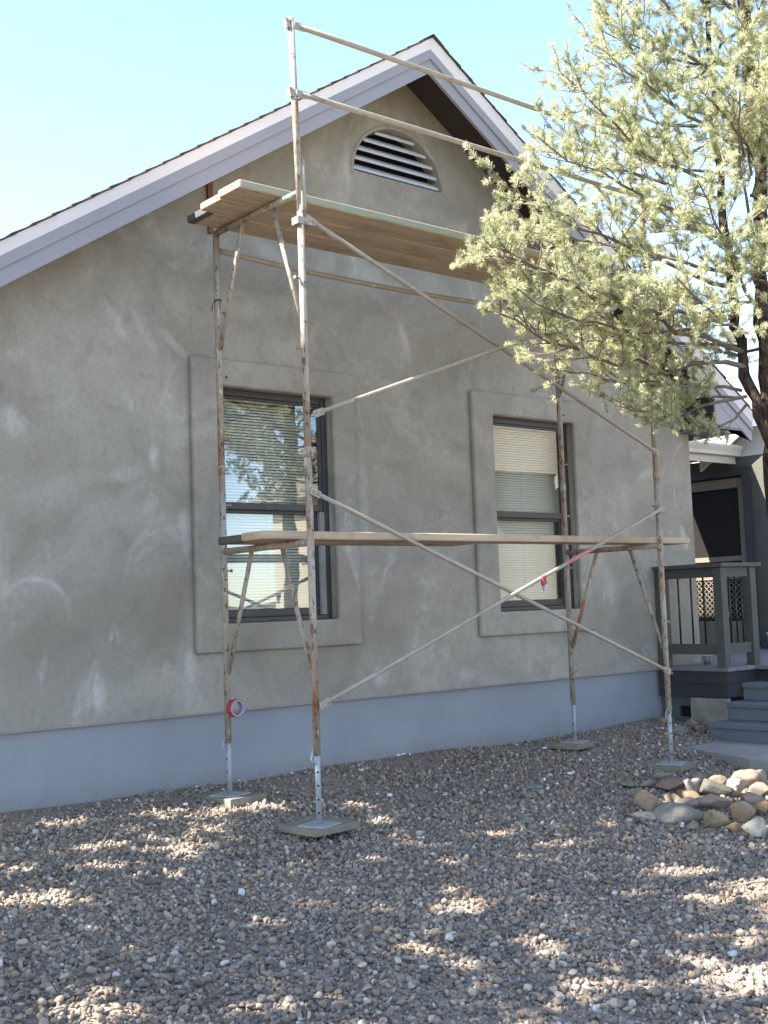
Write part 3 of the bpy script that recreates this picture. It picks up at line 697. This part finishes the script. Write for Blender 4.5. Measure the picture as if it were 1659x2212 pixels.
# ------------------------------------------------------------------ scaffold
SX0, SX1, SF, SB = 1.705, 5.0, -1.404, -.46
scaf = empty('scaffold', (3.35, -.93, .2), 'weathered steel tube scaffold standing before the gable wall', 'scaffold')
R0 = .0215
base = {(SX0, SF): (.205, .60), (SX0, SB): (.285, .61), (SX1, SF): (.19, .56), (SX1, SB): (.29, .59)}
def pin(m, x, y, z, dx):
    m.tube([(x+dx*R0*.8, y, z), (x+dx*(R0+.03), y, z)], .006, 6); m.tube([(x+dx*(R0+.03), y, z), (x+dx*(R0+.038), y, z)], .011, 8)
for (x, y), (zb, zj) in base.items():
    top1 = 2.36; zt = 3.93
    MB().tube([(x, y, zj), (x, y, top1)], R0, 14).obj('post', 'scaffold', scaf)
    up_ = MB(); up_.tube([(x, y, top1+.004), (x, y, zt)], R0, 14); up_.tube([(x, y, top1-.03), (x, y, top1+.03)], R0+.003, 14); up_.obj('post', 'scaffold', scaf)
    jk = MB(); jk.tube([(x, y, zb+.008), (x, y, zj+.05)], .0165, 12)
    jo = jk.obj('jack_leg', 'galv', scaf)
    hl = MB()
    view = Vector((CAMP.x-x, CAMP.y-y, 0)).normalized(); side = Vector((-1, 0, 0)) if y == SB else Vector((-.55, -.83, 0))
    zz = zb+.07
    while zz < zj-.03:
        c = Vector((x, y, zz))+side*.0158; hl.tube([c, c+side*.0014], .0062, 8); zz += .077
    hl.obj('pin_hole', 'hole', jo)
    MB().obox((x, y, zb+.004), Vector((.085, .03, 0)), Vector((-.03, .085, 0)), (0, 0, .004)).obj('base_plate', 'galv', jo)
    pn = MB(); dx = 1 if y == SB else -1
    for z, dd in [(z, dx) for z in (1.705, 2.13, 2.56, 2.975, 3.40)]+([(.86, 1), (1.25, 1)] if x == SX1 else []):
        pn = MB(); pin(pn, x, y, z, dd); pn.obj('lock_pin', 'scaffold', scaf)
    lp = MB(); lp.tube([(x-.03, y, zj+.03), (x+.04, y, zj+.045)], .005, 6); lp.tube([(x-.03, y, zj+.03), (x-.045, y, zj-.02), (x-.02, y-.01, zj-.05)], .005, 6); lp.obj('jack_pin', 'galv', scaf)
# guard posts above
for x in (SX0, SX1):
    MB().tube([(x, SF, 3.76), (x-.03 if x == SX0 else x, SF, 5.0)], R0*.95, 14).obj('guard_post', 'scaffold', scaf)
    sv = MB(); sv.tube([(x+.032, SF+.01, 3.73), (x+.026, SF+.01, 4.14)], R0*.9, 12); sv.obox((x+.012, SF, 3.745), (.055, 0, 0), (0, .032, 0), (0, 0, .022)); sv.obj('guard_socket', 'scaffold', scaf)
    cl = MB()
    for z in (4.955, 4.53):
        xx = x-.03*(z-3.76)/1.24 if x == SX0 else x
        cl.obox((xx-.03, SF+.0, z), (.012, 0, .004), (0, .014, 0), (-.006, 0, .026)); cl.tube([(xx-.03, SF, z), (xx+.06, SF, z-.01)], .008, 6)
    cl.obj('clamp', 'scaffold', scaf)
# bearers and their diagonal struts
for x in (SX0, SX1):
    for z in (1.828, 3.925):
        a = .035 if z < 3 else .0
        MB().tube([(x, SF+.002, z), (x, SB-.002, z)], R0*.98, 12).obj('bearer', 'scaffold', scaf)
        zd = z-.78
        MB().tube([(x, -1.115, z-.012), (x, SF+.02, zd)], .0145, 10).obj('strut', 'scaffold', scaf)
        MB().tube([(x, -.785, z-.012), (x, SB-.02, zd)], .0145, 10).obj('strut', 'scaffold', scaf)
# braces
def brace(p, q, r=.0135, sag=0, mat='brace', name='cross_brace'):
    p, q = Vector(p), Vector(q); d = (q-p); m = MB(); pts = []
    for i in range(9):
        t = i/8; pts.append(p+d*t+Vector((0, 0, -sag*4*t*(1-t))))
    m.tube(pts, r, 10)
    u = d.normalized()
    for e, sg in ((p, 1), (q, -1)):
        n_ = Vector((0, 1, 0)); s_ = u.cross(n_).normalized()
        m.obox(e-u*sg*.004, u*.038, s_*.021, n_*.005)
        m.tube([e-u*sg*.01+Vector((0, -.012, 0)), e-u*sg*.01+Vector((0, .012, 0))], .012, 8)
    return m.obj(name, mat, scaf)
yb = SF-.026
brace((SX0+.03, yb, 2.116), (SX1-.03, yb, .885)); brace((SX0+.03, yb-.03, .897), (SX1-.03, yb-.03, 2.106))
brace((SX0+.06, yb, 3.755), (SX1-.03, yb, 2.545)); brace((SX0+.05, yb-.03, 2.59), (SX1-.03, yb-.03, 3.755))
brace((SX0+.04, SB+.026, 3.82), (SX1-.03, SB+.026, 3.845), sag=.045, r=.018)
brace((SX0+.02, yb+.0, 4.945), (SX1+.1, yb+.0, 4.955), .0165, name='guard_rail'); brace((SX0+.02, yb+.0, 4.525), (SX1+.1, yb+.0, 4.535), .0165, name='guard_rail')
A, B = Vector((SX0+.03, yb-.03, .897)), Vector((SX1-.03, yb-.03, 2.106))
def on(x): t = (x-A.x)/(B.x-A.x); return A+(B-A)*t
o = MB().tube([on(3.86), on(4.13)], .0152, 10).obj('red_wrap', 'pinktape', scaf); o['label'] = 'faded red tape wrapped round a lower brace'
lt_ = MB(); c = on(3.61); lt_.obox(c+Vector((0, -.012, -.02)), (.018, 0, .008), (0, .012, 0), (-.006, 0, .03))
o = lt_.obj('brace_latch', 'redtape', scaf, bevel=.004); o['label'] = 'small red latch on a lower brace'
MB().obox(c+Vector((0, -.012, -.07)), (.012, 0, 0), (0, .008, 0), (0, 0, .03)).obj('latch_tail', 'galv', scaf, bevel=.004)
wt = MB()
for k in range(2):
    wt.tube([(SX0+.024*math.cos(t), SB+.024*math.sin(t), 3.47+.008*k+.003*math.sin(3*t)) for t in np.linspace(0, 6.28, 15)], .0022, 5)
wt.tube([(SX0-.024, SB, 3.47), (SX0-.05, SB-.01, 3.42), (SX0-.075, SB-.015, 3.40)], .0022, 5); wt.tube([(SX0-.024, SB, 3.47), (SX0-.045, SB-.015, 3.44), (SX0-.05, SB-.01, 3.39)], .0022, 5)
wt.obj('tie_wire', 'metal', scaf)
# wooden pads under the feet
def pad(cx, cy, zt, a, hx, hy, label, th=.042):
    ca_, sa_ = math.cos(a), math.sin(a)
    o = MB().obox((cx, cy, zt-th/2), (hx*ca_, hx*sa_, 0), (-hy*sa_, hy*ca_, 0), (0, 0, th/2)).obj('wooden_pad', 'pad', None, bevel=.005); tag(o, label, 'wooden pad', 'wooden pads under the scaffold feet')
    return o
pad(1.75, -1.34, .205, .10, .175, .16, 'square wooden pad under the nearest scaffold foot')
pad(1.73, -.42, .285, .12, .15, .19, 'square wooden pad under the scaffold foot nearest the wall at left', .05)
pad(5.04, -1.33, .19, .25, .14, .17, 'wooden pad under the front right scaffold foot beside the rock pile', .05)
pad(4.97, -.44, .29, .2, .14, .14, 'wooden pad under the back right scaffold foot by the wall')
# planks
def plank(x0, x1, y0, y1, z0, z1, label, edge=False, tip=False, skew=0):
    p = empty('scaffold_plank', ((x0+x1)/2, (y0+y1)/2, z0), label, 'plank', 'scaffold planks')
    m = MB(); m.prism([(x0, y0, z0), (x0, y1, z0), (x0, y1, z1), (x0, y0, z1)], (x1-x0, skew, 0)); m.obj('board', 'plank', p, bevel=.011, seg=3)
    if edge:
        m = MB(); m.prism([(x0+.01, y0-.0015, z0+.009), (x0+.01, y0+.004, z0+.009), (x0+.01, y0+.004, z1-.009), (x0+.01, y0-.0015, z1-.009)], (x1-x0-.02, skew, 0)); m.obj('painted_edge', 'plank_edge', p)
    if tip:
        MB().box(x0-.0025, y0-.002, z0-.002, x0+.055, y1+.002, z1+.002).obj('painted_tip', 'plank_tip', p, bevel=.011, seg=3)
PZ = 3.948
plank(1.395, 5.62, -1.225, -.985, PZ, PZ+.052, 'upper scaffold plank nearest the camera with a worn green edge', edge=True)
plank(1.42, 5.55, -.975, -.735, PZ, PZ+.048, 'middle one of the upper scaffold planks with a bare sawn end', edge=False)
plank(1.475, 5.66, -.725, -.485, PZ, PZ+.045, 'upper scaffold plank next to the wall with a dark painted end', tip=True)
plank(1.44, 5.52, -1.31, -1.07, 1.852, 1.902, 'lower scaffold plank along the front posts, passing both windows')
plank(1.47, 3.4, -1.02, -.77, 1.852, 1.897, 'short lower scaffold plank with a dark painted tip, behind the front one', tip=True, skew=.0)
# roll of red tape hanging on a post
tp = empty('tape_roll', (SX0+.03, SB-.05, .78), 'roll of red tape hanging on the left scaffold post by the wall', 'tape')
tc = (SX0+.022, SB-.062, .83)
MB().lathe([(.052, -.026), (.056, -.024), (.056, .024), (.052, .026)], tc, (0, 1, 0), 32).obj('tape', 'redtape', tp)
MB().lathe([(.0445, -.026), (.052, -.026), (.052, .026), (.0445, .026)], tc, (0, 1, 0), 32, closed=True).obj('core', 'card', tp)

# ------------------------------------------------------------------ rocks, chips, scraps
def rock(cx, cy, wd, ht, col, label, name='rock', flat=1.0, seed=0, cat='rock', group='rocks in the low pile', sub=3):
    r = np.random.default_rng(seed); bm = bmesh.new(); bmesh.ops.create_icosphere(bm, subdivisions=sub, radius=1)
    pl = [(v/np.linalg.norm(v), r.uniform(.42, .8)) for v in r.normal(size=(15, 3))]; a = wd*.78; b = wd*r.uniform(.46, .64); h = max(ht*.9, .03)*flat
    ph = r.uniform(0, 6.28, 6)
    for v in bm.verts:
        p = np.array(v.co)
        for n_, d in pl:
            k = p@n_
            if k > d: p = p-n_*(k-d)*1.0
        p = p*(1+.035*math.sin(4*p[0]+ph[0])*math.sin(5*p[1]+ph[1])+.025*math.sin(9*p[2]+7*p[0]+ph[2])+r.normal()*.008)
        v.co = p*np.array([a, b, h])
    me = bpy.data.meshes.new(name); bm.to_mesh(me); bm.free(); me.polygons.foreach_set('use_smooth', [True]*len(me.polygons)); me.materials.append(MT['rock'])
    o = bpy.data.objects.new(name, me); COL.objects.link(o); z = float(gz(cx, cy))
    # along the view the ground point is the near edge: push the centre back
    attach(o, None, (cx+.64*b*.6, cy+.77*b*.6, z+h*.5)); o.rotation_euler = (r.uniform(-.12, .12), r.uniform(-.12, .12), math.radians(-40)+r.uniform(-.4, .4)); o.color = (col[0]*1.0, col[1]*.93, col[2]*.85, 1)
    return tag(o, label, cat, group)
T, PK, GR, OR, SLT, PALE = (.30,.25,.19), (.30,.22,.18), (.26,.25,.22), (.36,.25,.15), (.10,.11,.10), (.44,.41,.34)
RK = [(4.566,-1.646,.185,.076,GR,'grey tan rock with a pale patch at the far top of the pile'),(4.19,-1.658,.127,.05,(.21,.19,.12),'flat olive rock at the far left tip of the pile'),
 (4.301,-1.73,.117,.055,PK,'small pinkish tan rock between the olive one and a mauve one'),(4.315,-1.879,.167,.084,(.24,.17,.14),'red brown angular rock in the left middle of the pile'),
 (4.847,-1.789,.121,.05,PK,'low pink tan rock at the back of the pile near the front pad'),(4.857,-1.885,.082,.085,T,'upright tan rock wedged at the back of the pile'),
 (4.951,-1.904,.099,.066,T,'tan wedge shaped rock beside the largest back rock'),(4.935,-2.07,.205,.119,(.30,.245,.185),'largest brown tan rock at the back right of the pile'),
 (5.128,-2.082,.13,.1,GR,'grey rock at the far right back of the pile by the path'),(4.438,-1.99,.157,.094,(.27,.235,.22),'rounded mauve grey rock in the middle of the pile'),
 (4.501,-2.141,.186,.104,SLT,'dark slate green rock in the middle of the pile'),(4.632,-2.203,.156,.104,(.36,.32,.26),'pale tan rock just right of the dark slate one'),
 (4.218,-2.135,.152,.071,OR,'orange tan rock in the centre of the pile'),(3.787,-2.141,.156,.107,(.33,.24,.16),'sunlit orange tan rock at the left edge of the pile'),
 (3.632,-2.225,.175,.05,PALE,'pale flat slab at the near left corner of the pile'),(3.772,-2.368,.28,.105,GR,'long grey boulder at the front of the pile'),
 (4.181,-2.338,.158,.089,(.33,.26,.22),'speckled pinkish rock right of the long grey boulder'),(3.83,-2.601,.168,.103,(.29,.24,.14),'olive tan faceted rock at the front of the pile'),
 (4.055,-2.624,.152,.095,(.31,.22,.15),'brown orange rock at the front right of the pile'),(4.292,-2.623,.085,.078,(.34,.22,.13),'small rusty rock near the right edge of the photo'),
 (3.706,-2.529,.075,.056,T,'small tan rock beside the olive faceted one'),(3.832,-2.895,.15,.085,(.50,.47,.38),'cream block like rock at the near right corner'),
 (5.714,-1.669,.154,.083,(.24,.15,.12),'lone red brown rock lying on the concrete path'),(3.971,-1.889,.11,.061,(.22,.19,.16),'low brown grey rock on the left slope of the pile'),
 (4.06,-2.104,.09,.06,(.26,.2,.15),'small brown rock above the long grey boulder'),(3.843,-2.711,.1,.05,OR,'low orange rock half sunk before the olive one'),
 (4.03,-2.26,.12,.07,(.25,.21,.17),'dull brown rock tucked behind the long grey boulder'),(4.7,-2.02,.13,.08,(.27,.22,.18),'brown rock behind the pale tan one'),
 (4.45,-2.45,.15,.08,(.30,.25,.2),'tan rock in the gap near the right edge'),(4.75,-2.35,.16,.1,(.28,.25,.21),'grey tan rock at the right edge behind the gap')]
for i, (x, y, w_, h_, c_, lb) in enumerate(RK): rock(x, y, w_, h_, c_, lb, seed=40+i)
for i, (x, y, w_, h_, c_, lb) in enumerate([(6.481,-.23,.07,.056,OR,'small orange rock in the corner of foundation and deck skirt'),(6.253,-.587,.11,.08,(.2,.21,.17),'grey green rock beside the deck skirt'),
    (6.5,-.6,.13,.07,(.25,.17,.13),'red brown rock below the pale stone block'),(5.82,-.855,.09,.05,(.26,.18,.14),'flat brown rock left of the concrete path'),(6.6,-.45,.1,.06,(.28,.22,.15),'tan rock under the deck vent')]):
    rock(x, y, w_, h_, c_, lb, seed=90+i, group='rocks beside the deck')
for i, (x, y, w_, lb) in enumerate([(3.582,-1.301,.11,'large pale blue grey slate chip on the gravel under the braces'),(3.417,-1.42,.075,'small slate chip nearer the wooden pad than the large one'),(3.037,-1.769,.11,'slate chip on the gravel at the edge of a sunny patch'),(2.93,-1.86,.08,'small slate chip just in front of the sunny patch one')]):
    rock(x, y, w_, .03, (.25, .275, .29), lb, 'slate_chip', .55, 120+i, 'slate chip', 'slate chips on the gravel', 2)
FO = [(4.637,-.152),(4.508,-.932),(4.991,-1.1),(4.641,-1.42),(4.116,-1.177),(3.798,-1.216),(3.772,-1.366),(3.911,-1.731),(4.125,-1.832),(3.574,-1.981),(5.2,-1.52),(3.70,-2.44),(3.649,-2.47),(6.247,-.389),(5.79,-.907),(5.036,-2.2),(3.989,-2.78),(3.622,-1.411),(3.508,-.05),(3.553,-.08),(3.46,-.06),(2.444,-.097),(2.025,-.075),(1.667,-.126),(2.022,-.534),(2.691,-.863),(2.627,-.804),(2.154,-1.791),(1.367,-.49),(4.7,-.4),(5.9,-.5),(5.5,-.7),(2.9,-.3)]
fm = []
for i in range(4):
    bm = bmesh.new(); bmesh.ops.create_icosphere(bm, subdivisions=1, radius=1); r = np.random.default_rng(i)
    for v in bm.verts: v.co = np.array(v.co)*r.uniform(.6, 1.2)*np.array([1, .7, .5])
    me = bpy.data.meshes.new('foam_scrap'); bm.to_mesh(me); bm.free(); me.materials.append(MT['foam']); fm.append(me)
for i, (x, y) in enumerate(FO):
    o = bpy.data.objects.new('foam_scrap', fm[i % 4]); COL.objects.link(o); s_ = random.uniform(.012, .024)
    attach(o, None, (x, y, float(gz(x, y))+.022)); o.scale = (s_,)*3; o.rotation_euler = (random.uniform(-.5, .5), 0, random.uniform(0, 6))
    tag(o, 'small white scrap lying on the gravel', 'scrap', 'white scraps on the gravel')
for i, (a, b, lb) in enumerate([((1.30,-4.24),(1.17,-4.38),'pale straight stick on the gravel at the bottom right corner'),((3.0,-3.5),(2.72,-3.42),'thin dry stick on the gravel at the right edge'),((.72,-.75),(.62,-.9),'short stick on the gravel by the left wall')]):
    za, zb_ = float(gz(*a))+.02, float(gz(*b))+.018
    o = MB().tube([(a[0], a[1], za), ((a[0]+b[0])/2+.01, (a[1]+b[1])/2, (za+zb_)/2+.008), (b[0], b[1], zb_)], [.004, .005, .003], 6).obj('stick', 'twigw', None); tag(o, lb, 'stick', 'dry sticks on the gravel')

# ------------------------------------------------------------------ pines
def bez(p, q, r, n, droop, jit):
    p, q = np.array(p, float), np.array(q, float); L = np.linalg.norm(q-p); pts = []
    side = r.normal(size=3)*jit*L
    for i in range(n+1):
        t = i/n; x = p+(q-p)*t+side*math.sin(math.pi*t)+np.array([0, 0, -droop*L*math.sin(math.pi*t)])+r.normal(size=3)*.012*L*(0 < i < n)
        pts.append(x)
    return pts
def tubes_np(m, pts, r0, r1, n): m.tube(pts, [r0+(r1-r0)*i/(len(pts)-1) for i in range(len(pts))], n, cap=False)
def unit(v): return v/(np.linalg.norm(v)+1e-9)
def pine(name, loc, label, trunks, limbs, seed, dens=1.0, nlen=.036, nw=.0036, ncount=42, twig=True, group=None):
    r = np.random.default_rng(seed); tree = empty(name, loc, label, 'tree', group)
    for pts, r0, r1 in trunks:
        pp = [np.array(p) for p in pts]; fine = []
        for i in range(len(pp)-1):
            for k in range(6): fine.append(pp[i]+(pp[i+1]-pp[i])*k/6+r.normal(size=3)*.012)
        fine.append(pp[-1]); n_ = len(fine)
        m = MB(); m.tube([tuple(p) for p in fine], [(r0+(r1-r0)*i/(n_-1))*(1+.10*r.normal()) for i in range(n_)], 12); m.obj('trunk', 'bark', tree, fix=False)
    tp, td = [], []
    def tuft(p, d): tp.append(p); td.append(d)
    for p, q, rad, sp in limbs:
        m = MB(); L = np.linalg.norm(np.array(q)-np.array(p)); nn = max(5, int(L/.16)); pts = bez(p, q, r, nn, .06, .06)
        rad = rad*.62; tubes_np(m, pts, rad, .004, 7)
        axis = unit(np.array(q)-np.array(p)); s = .22*L; k = 0
        while s < L:
            t = s/L; i = min(int(t*nn), nn-1); base_ = pts[i]+(pts[i+1]-pts[i])*(t*nn-i); loc_ax = unit(pts[i+1]-pts[i])
            sd_ = unit(np.cross(loc_ax, np.array([0, 0, 1.])))*(1 if k % 2 else -1)
            d = unit(loc_ax*r.uniform(.35, .9)+sd_*r.uniform(.35, 1)+np.array([0, 0, r.uniform(-.25, .75)])+r.normal(size=3)*.25)
            l2 = sp*r.uniform(.6, 1.15)*(1.0-.55*t)*(.55+.9*min(t, .5)); l2 = max(l2, .12)
            bp = bez(base_, base_+d*l2+np.array([0, 0, .06*l2]), r, 4, .04, .08); tubes_np(m, bp, max(.003, rad*.28), .0018, 5)
            u = .25*l2
            while u < l2:
                tt = u/l2; j = min(int(tt*4), 3); b0 = bp[j]+(bp[j+1]-bp[j])*(tt*4-j); la = unit(bp[j+1]-bp[j])
                d3 = unit(la*r.uniform(.4, 1)+r.normal(size=3)*.6+np.array([0, 0, .3])); l3 = r.uniform(.05, .15)
                e3 = b0+d3*l3
                if twig: m.tube([tuple(b0), tuple((b0+e3)/2+r.normal(size=3)*.006), tuple(e3)], [.0024, .0019, .0015], 3, cap=False)
                if r.random() < .95:
                    tuft(e3, d3)
                    if r.random() < .75: tuft(b0+d3*l3*.55, d3)
                u += r.uniform(.05, .085)/dens
            tuft(bp[-1], unit(bp[-1]-bp[-2])); tuft(bp[-1]*.7+bp[-2]*.3, unit(bp[-1]-bp[-2]))
            s += r.uniform(.055, .11)/dens; k += 1
        tuft(pts[-1], axis)
        m.obj('limb', 'bare', tree, fix=False)
    P = np.array(tp); D = np.array(td); n_ = len(P)
    o_ = np.cross(D, r.normal(size=(n_, 3))); o_ /= np.linalg.norm(o_, axis=1, keepdims=True); o2 = np.cross(D, o_)
    K = ncount; ang = r.uniform(.1, 1.45, (n_, K)); ph = r.uniform(0, 6.283, (n_, K)); ln = r.uniform(.65, 1.1, (n_, K))*nlen*r.uniform(.8, 1.15, (n_, 1)); bk = r.uniform(0, .042, (n_, K))*(nlen/.036)
    dirn = D[:, None]*np.cos(ang)[..., None]+(o_[:, None]*np.cos(ph)[..., None]+o2[:, None]*np.sin(ph)[..., None])*np.sin(ang)[..., None]
    b0 = P[:, None]-D[:, None]*bk[..., None]; tip = b0+dirn*ln[..., None]
    wv = np.cross(dirn, r.normal(size=dirn.shape)); wv /= np.linalg.norm(wv, axis=2, keepdims=True); wv *= nw/2
    mid = b0+dirn*(ln*.55)[..., None]
    V = np.stack([b0-wv*.6, mid+wv, tip, mid-wv], 2).reshape(-1, 3); nf = n_*K
    me = bpy.data.meshes.new('foliage'); me.vertices.add(nf*4); me.vertices.foreach_set('co', (V-np.array(loc)).astype(np.float32).ravel())
    me.loops.add(nf*4); me.loops.foreach_set('vertex_index', np.arange(nf*4, dtype=np.int32)); me.polygons.add(nf)
    me.polygons.foreach_set('loop_start', np.arange(0, nf*4, 4, dtype=np.int32)); me.polygons.foreach_set('loop_total', np.full(nf, 4, np.int32)); me.update(); me.validate()
    tint = np.clip(np.repeat(r.normal(.5, .2, n_), K)+r.normal(0, .16, nf), 0, 1); a = me.attributes.new('tint', 'FLOAT', 'FACE'); a.data.foreach_set('value', tint.astype(np.float32))
    me.materials.append(MT['needle']); f = bpy.data.objects.new('foliage', me); COL.objects.link(f); attach(f, tree, Vector(loc)); f['kind'] = 'stuff'
    print(name, 'tufts', n_, 'needles', nf)
    return tree
TB = (4.60, -2.66)
trunks = [([(4.64,-2.67,-.05),(4.62,-2.66,1.0),(4.58,-2.65,2.2),(4.55,-2.64,3.0),(4.56,-2.65,3.7),(4.60,-2.66,4.6),(4.57,-2.62,5.8),(4.6,-2.6,7.4)], .078, .03),
          ([(4.56,-2.66,2.35),(4.50,-2.52,2.9),(4.47,-2.48,3.6),(4.42,-2.45,4.6),(4.4,-2.5,6.2)], .042, .014),
          ([(4.57,-2.65,2.6),(4.66,-2.72,3.4),(4.70,-2.75,4.4),(4.78,-2.8,6.0)], .05, .015)]
trunks = [([(x+.02, y-.015, z) for x, y, z in p], a, b) for p, a, b in trunks]
limbs = []
def L(p, q, r=.022, sp=.5): limbs.append((p, q, r, sp))
# the limbs that reach out over the scaffold
L((4.50,-2.55,2.95),(2.78,-1.95,3.22),.03,.55); L((4.50,-2.55,3.05),(2.62,-2.15,3.5),.03,.55); L((4.47,-2.5,3.3),(2.52,-2.1,3.55),.028,.55)
L((4.46,-2.5,3.5),(2.75,-2.05,4.0),.028,.55); L((4.45,-2.5,3.3),(2.6,-2.25,3.3),.024,.5); L((4.45,-2.5,3.8),(3.05,-2.1,4.35),.026,.55); L((4.44,-2.5,4.2),(3.4,-2.15,4.75),.024,.5)
L((4.42,-2.5,4.5),(3.62,-2.05,5.1),.024,.5); L((4.42,-2.5,4.7),(3.72,-2.25,5.3),.022,.5); L((4.42,-2.5,5.0),(3.75,-2.15,5.6),.022,.5)
L((4.5,-2.55,2.75),(3.62,-2.15,2.68),.02,.42); L((4.5,-2.55,2.7),(3.95,-2.2,2.58),.016,.36); L((4.52,-2.5,2.8),(3.5,-1.75,2.95),.02,.42); L((4.52,-2.5,2.75),(4.2,-1.9,2.72),.016,.36)
L((4.5,-2.5,3.1),(3.4,-1.55,3.3),.02,.4); L((4.5,-2.55,3.2),(3.3,-2.9,3.3),.022,.5); L((4.5,-2.55,3.6),(3.5,-2.95,3.9),.022,.5); L((4.5,-2.55,4.1),(3.75,-3.0,4.5),.02,.5); L((4.5,-2.6,4.6),(4.05,-3.05,5.1),.02,.45)
L((4.46,-2.5,3.6),(3.6,-1.5,4.0),.024,.5); L((4.46,-2.5,4.1),(3.7,-1.55,4.6),.022,.5); L((4.44,-2.5,4.6),(3.85,-1.6,5.2),.022,.5); L((4.42,-2.5,4.9),(4.0,-2.3,5.7),.02,.5); L((4.42,-2.5,5.4),(4.0,-2.4,6.2),.02,.5)
rr = np.random.default_rng(5)
for i in range(20):
    z = 3.2+i*.15; a = math.radians(212+rr.uniform(-38, 45)); ln = rr.uniform(.6, 1.1)*(1 if z < 4.4 else .65)
    L((4.56, -2.65, z), (4.56+math.cos(a)*ln, -2.65+math.sin(a)*ln, z+ln*rr.uniform(.2, .6)), .018, .42)
for i in range(40):
    z = 2.75+i*.105; a = i*2.399+rr.uniform(-.3, .3); ln = (1.75 if z < 4.6 else 1.75-(z-4.6)*.42)*rr.uniform(.75, 1.1)
    dx, dy = math.cos(a), math.sin(a)
    if dx < -.55 and dy > -.5 and z < 4.8: continue
    if z < 3.1: ln *= .6
    if z > 4.4 and dx < -.2: ln *= .62
    L((4.57, -2.63, z), (4.57+dx*ln, -2.63+dy*ln, z+ln*rr.uniform(.15, .5)), .02, .48)
pine('pine_tree', (4.64, -2.67, -.05), 'tall pale green pine at the right edge, branches hanging over the scaffold', trunks, limbs, 11, dens=1.5, ncount=54, nlen=.038, nw=.0034)
def shade_pine(x, y, h, rad, z0, seed, label):
    r = np.random.default_rng(seed); zb = float(gz(x, y))-.05; lb = []
    tr = [([(x, y, zb), (x+.05, y, h*.3), (x-.04, y+.05, h*.6), (x, y, h)], .15, .03)]
    nL = 46
    for i in range(nL):
        t = i/nL; z = z0+(h-z0-.2)*t; a = i*2.399+r.uniform(-.3, .3); ln = rad*(math.sin(math.pi*min(1, .35+.62*t))**.7)*r.uniform(.75, 1.1)
        lb.append(((x, y, z), (x+math.cos(a)*ln, y+math.sin(a)*ln, z+ln*r.uniform(.05, .35)), .025, .8))
    pine('pine_tree', (x, y, zb), label, tr, lb, seed, dens=.36, nlen=.17, nw=.062, ncount=15, twig=False, group='pines out of view to the left')
shade_pine(-4.3, -2.3, 9.6, 2.6, 2.0, 31, 'pine standing left of the yard that shades the near gravel')
shade_pine(-6.6, -3.6, 10.5, 2.6, 2.2, 33, 'pine standing farthest left that shades the bottom of the yard')
shade_pine(-2.75, -.25, 7.0, 1.75, 1.8, 32, 'pine standing left of the house that shades the gravel by the wall')

# ------------------------------------------------------------------ the house across the yard, seen in the panes
nb_ = empty('neighbour_house', (18, -13, -.2), 'cream house across the yard, reflected in the right window', 'house')
MB().box(15.0, -18, -.3, 24, -10.5, 4.2).obj('wall', 'cream', nb_)
MB().prism([(14.5, -18.5, 4.15), (14.5, -10.0, 4.15), (14.5, -14.25, 6.2)], (10, 0, 0)).obj('roof', 'shingle_tan', nb_)
MB().box(14.97, -13.5, .0, 14.999, -11.0, 2.2).obj('garage_door', 'white', nb_)
MB().box(14.96, -16.5, .9, 14.999, -15.2, 2.2).obj('window', 'sash', nb_)
MB().box(21.0, -10.499, .9, 22.2, -10.46, 2.2).obj('window', 'sash', nb_)
MB().box(19.2, -10.499, -.1, 20.2, -10.46, 2.1).obj('door', 'white', nb_)
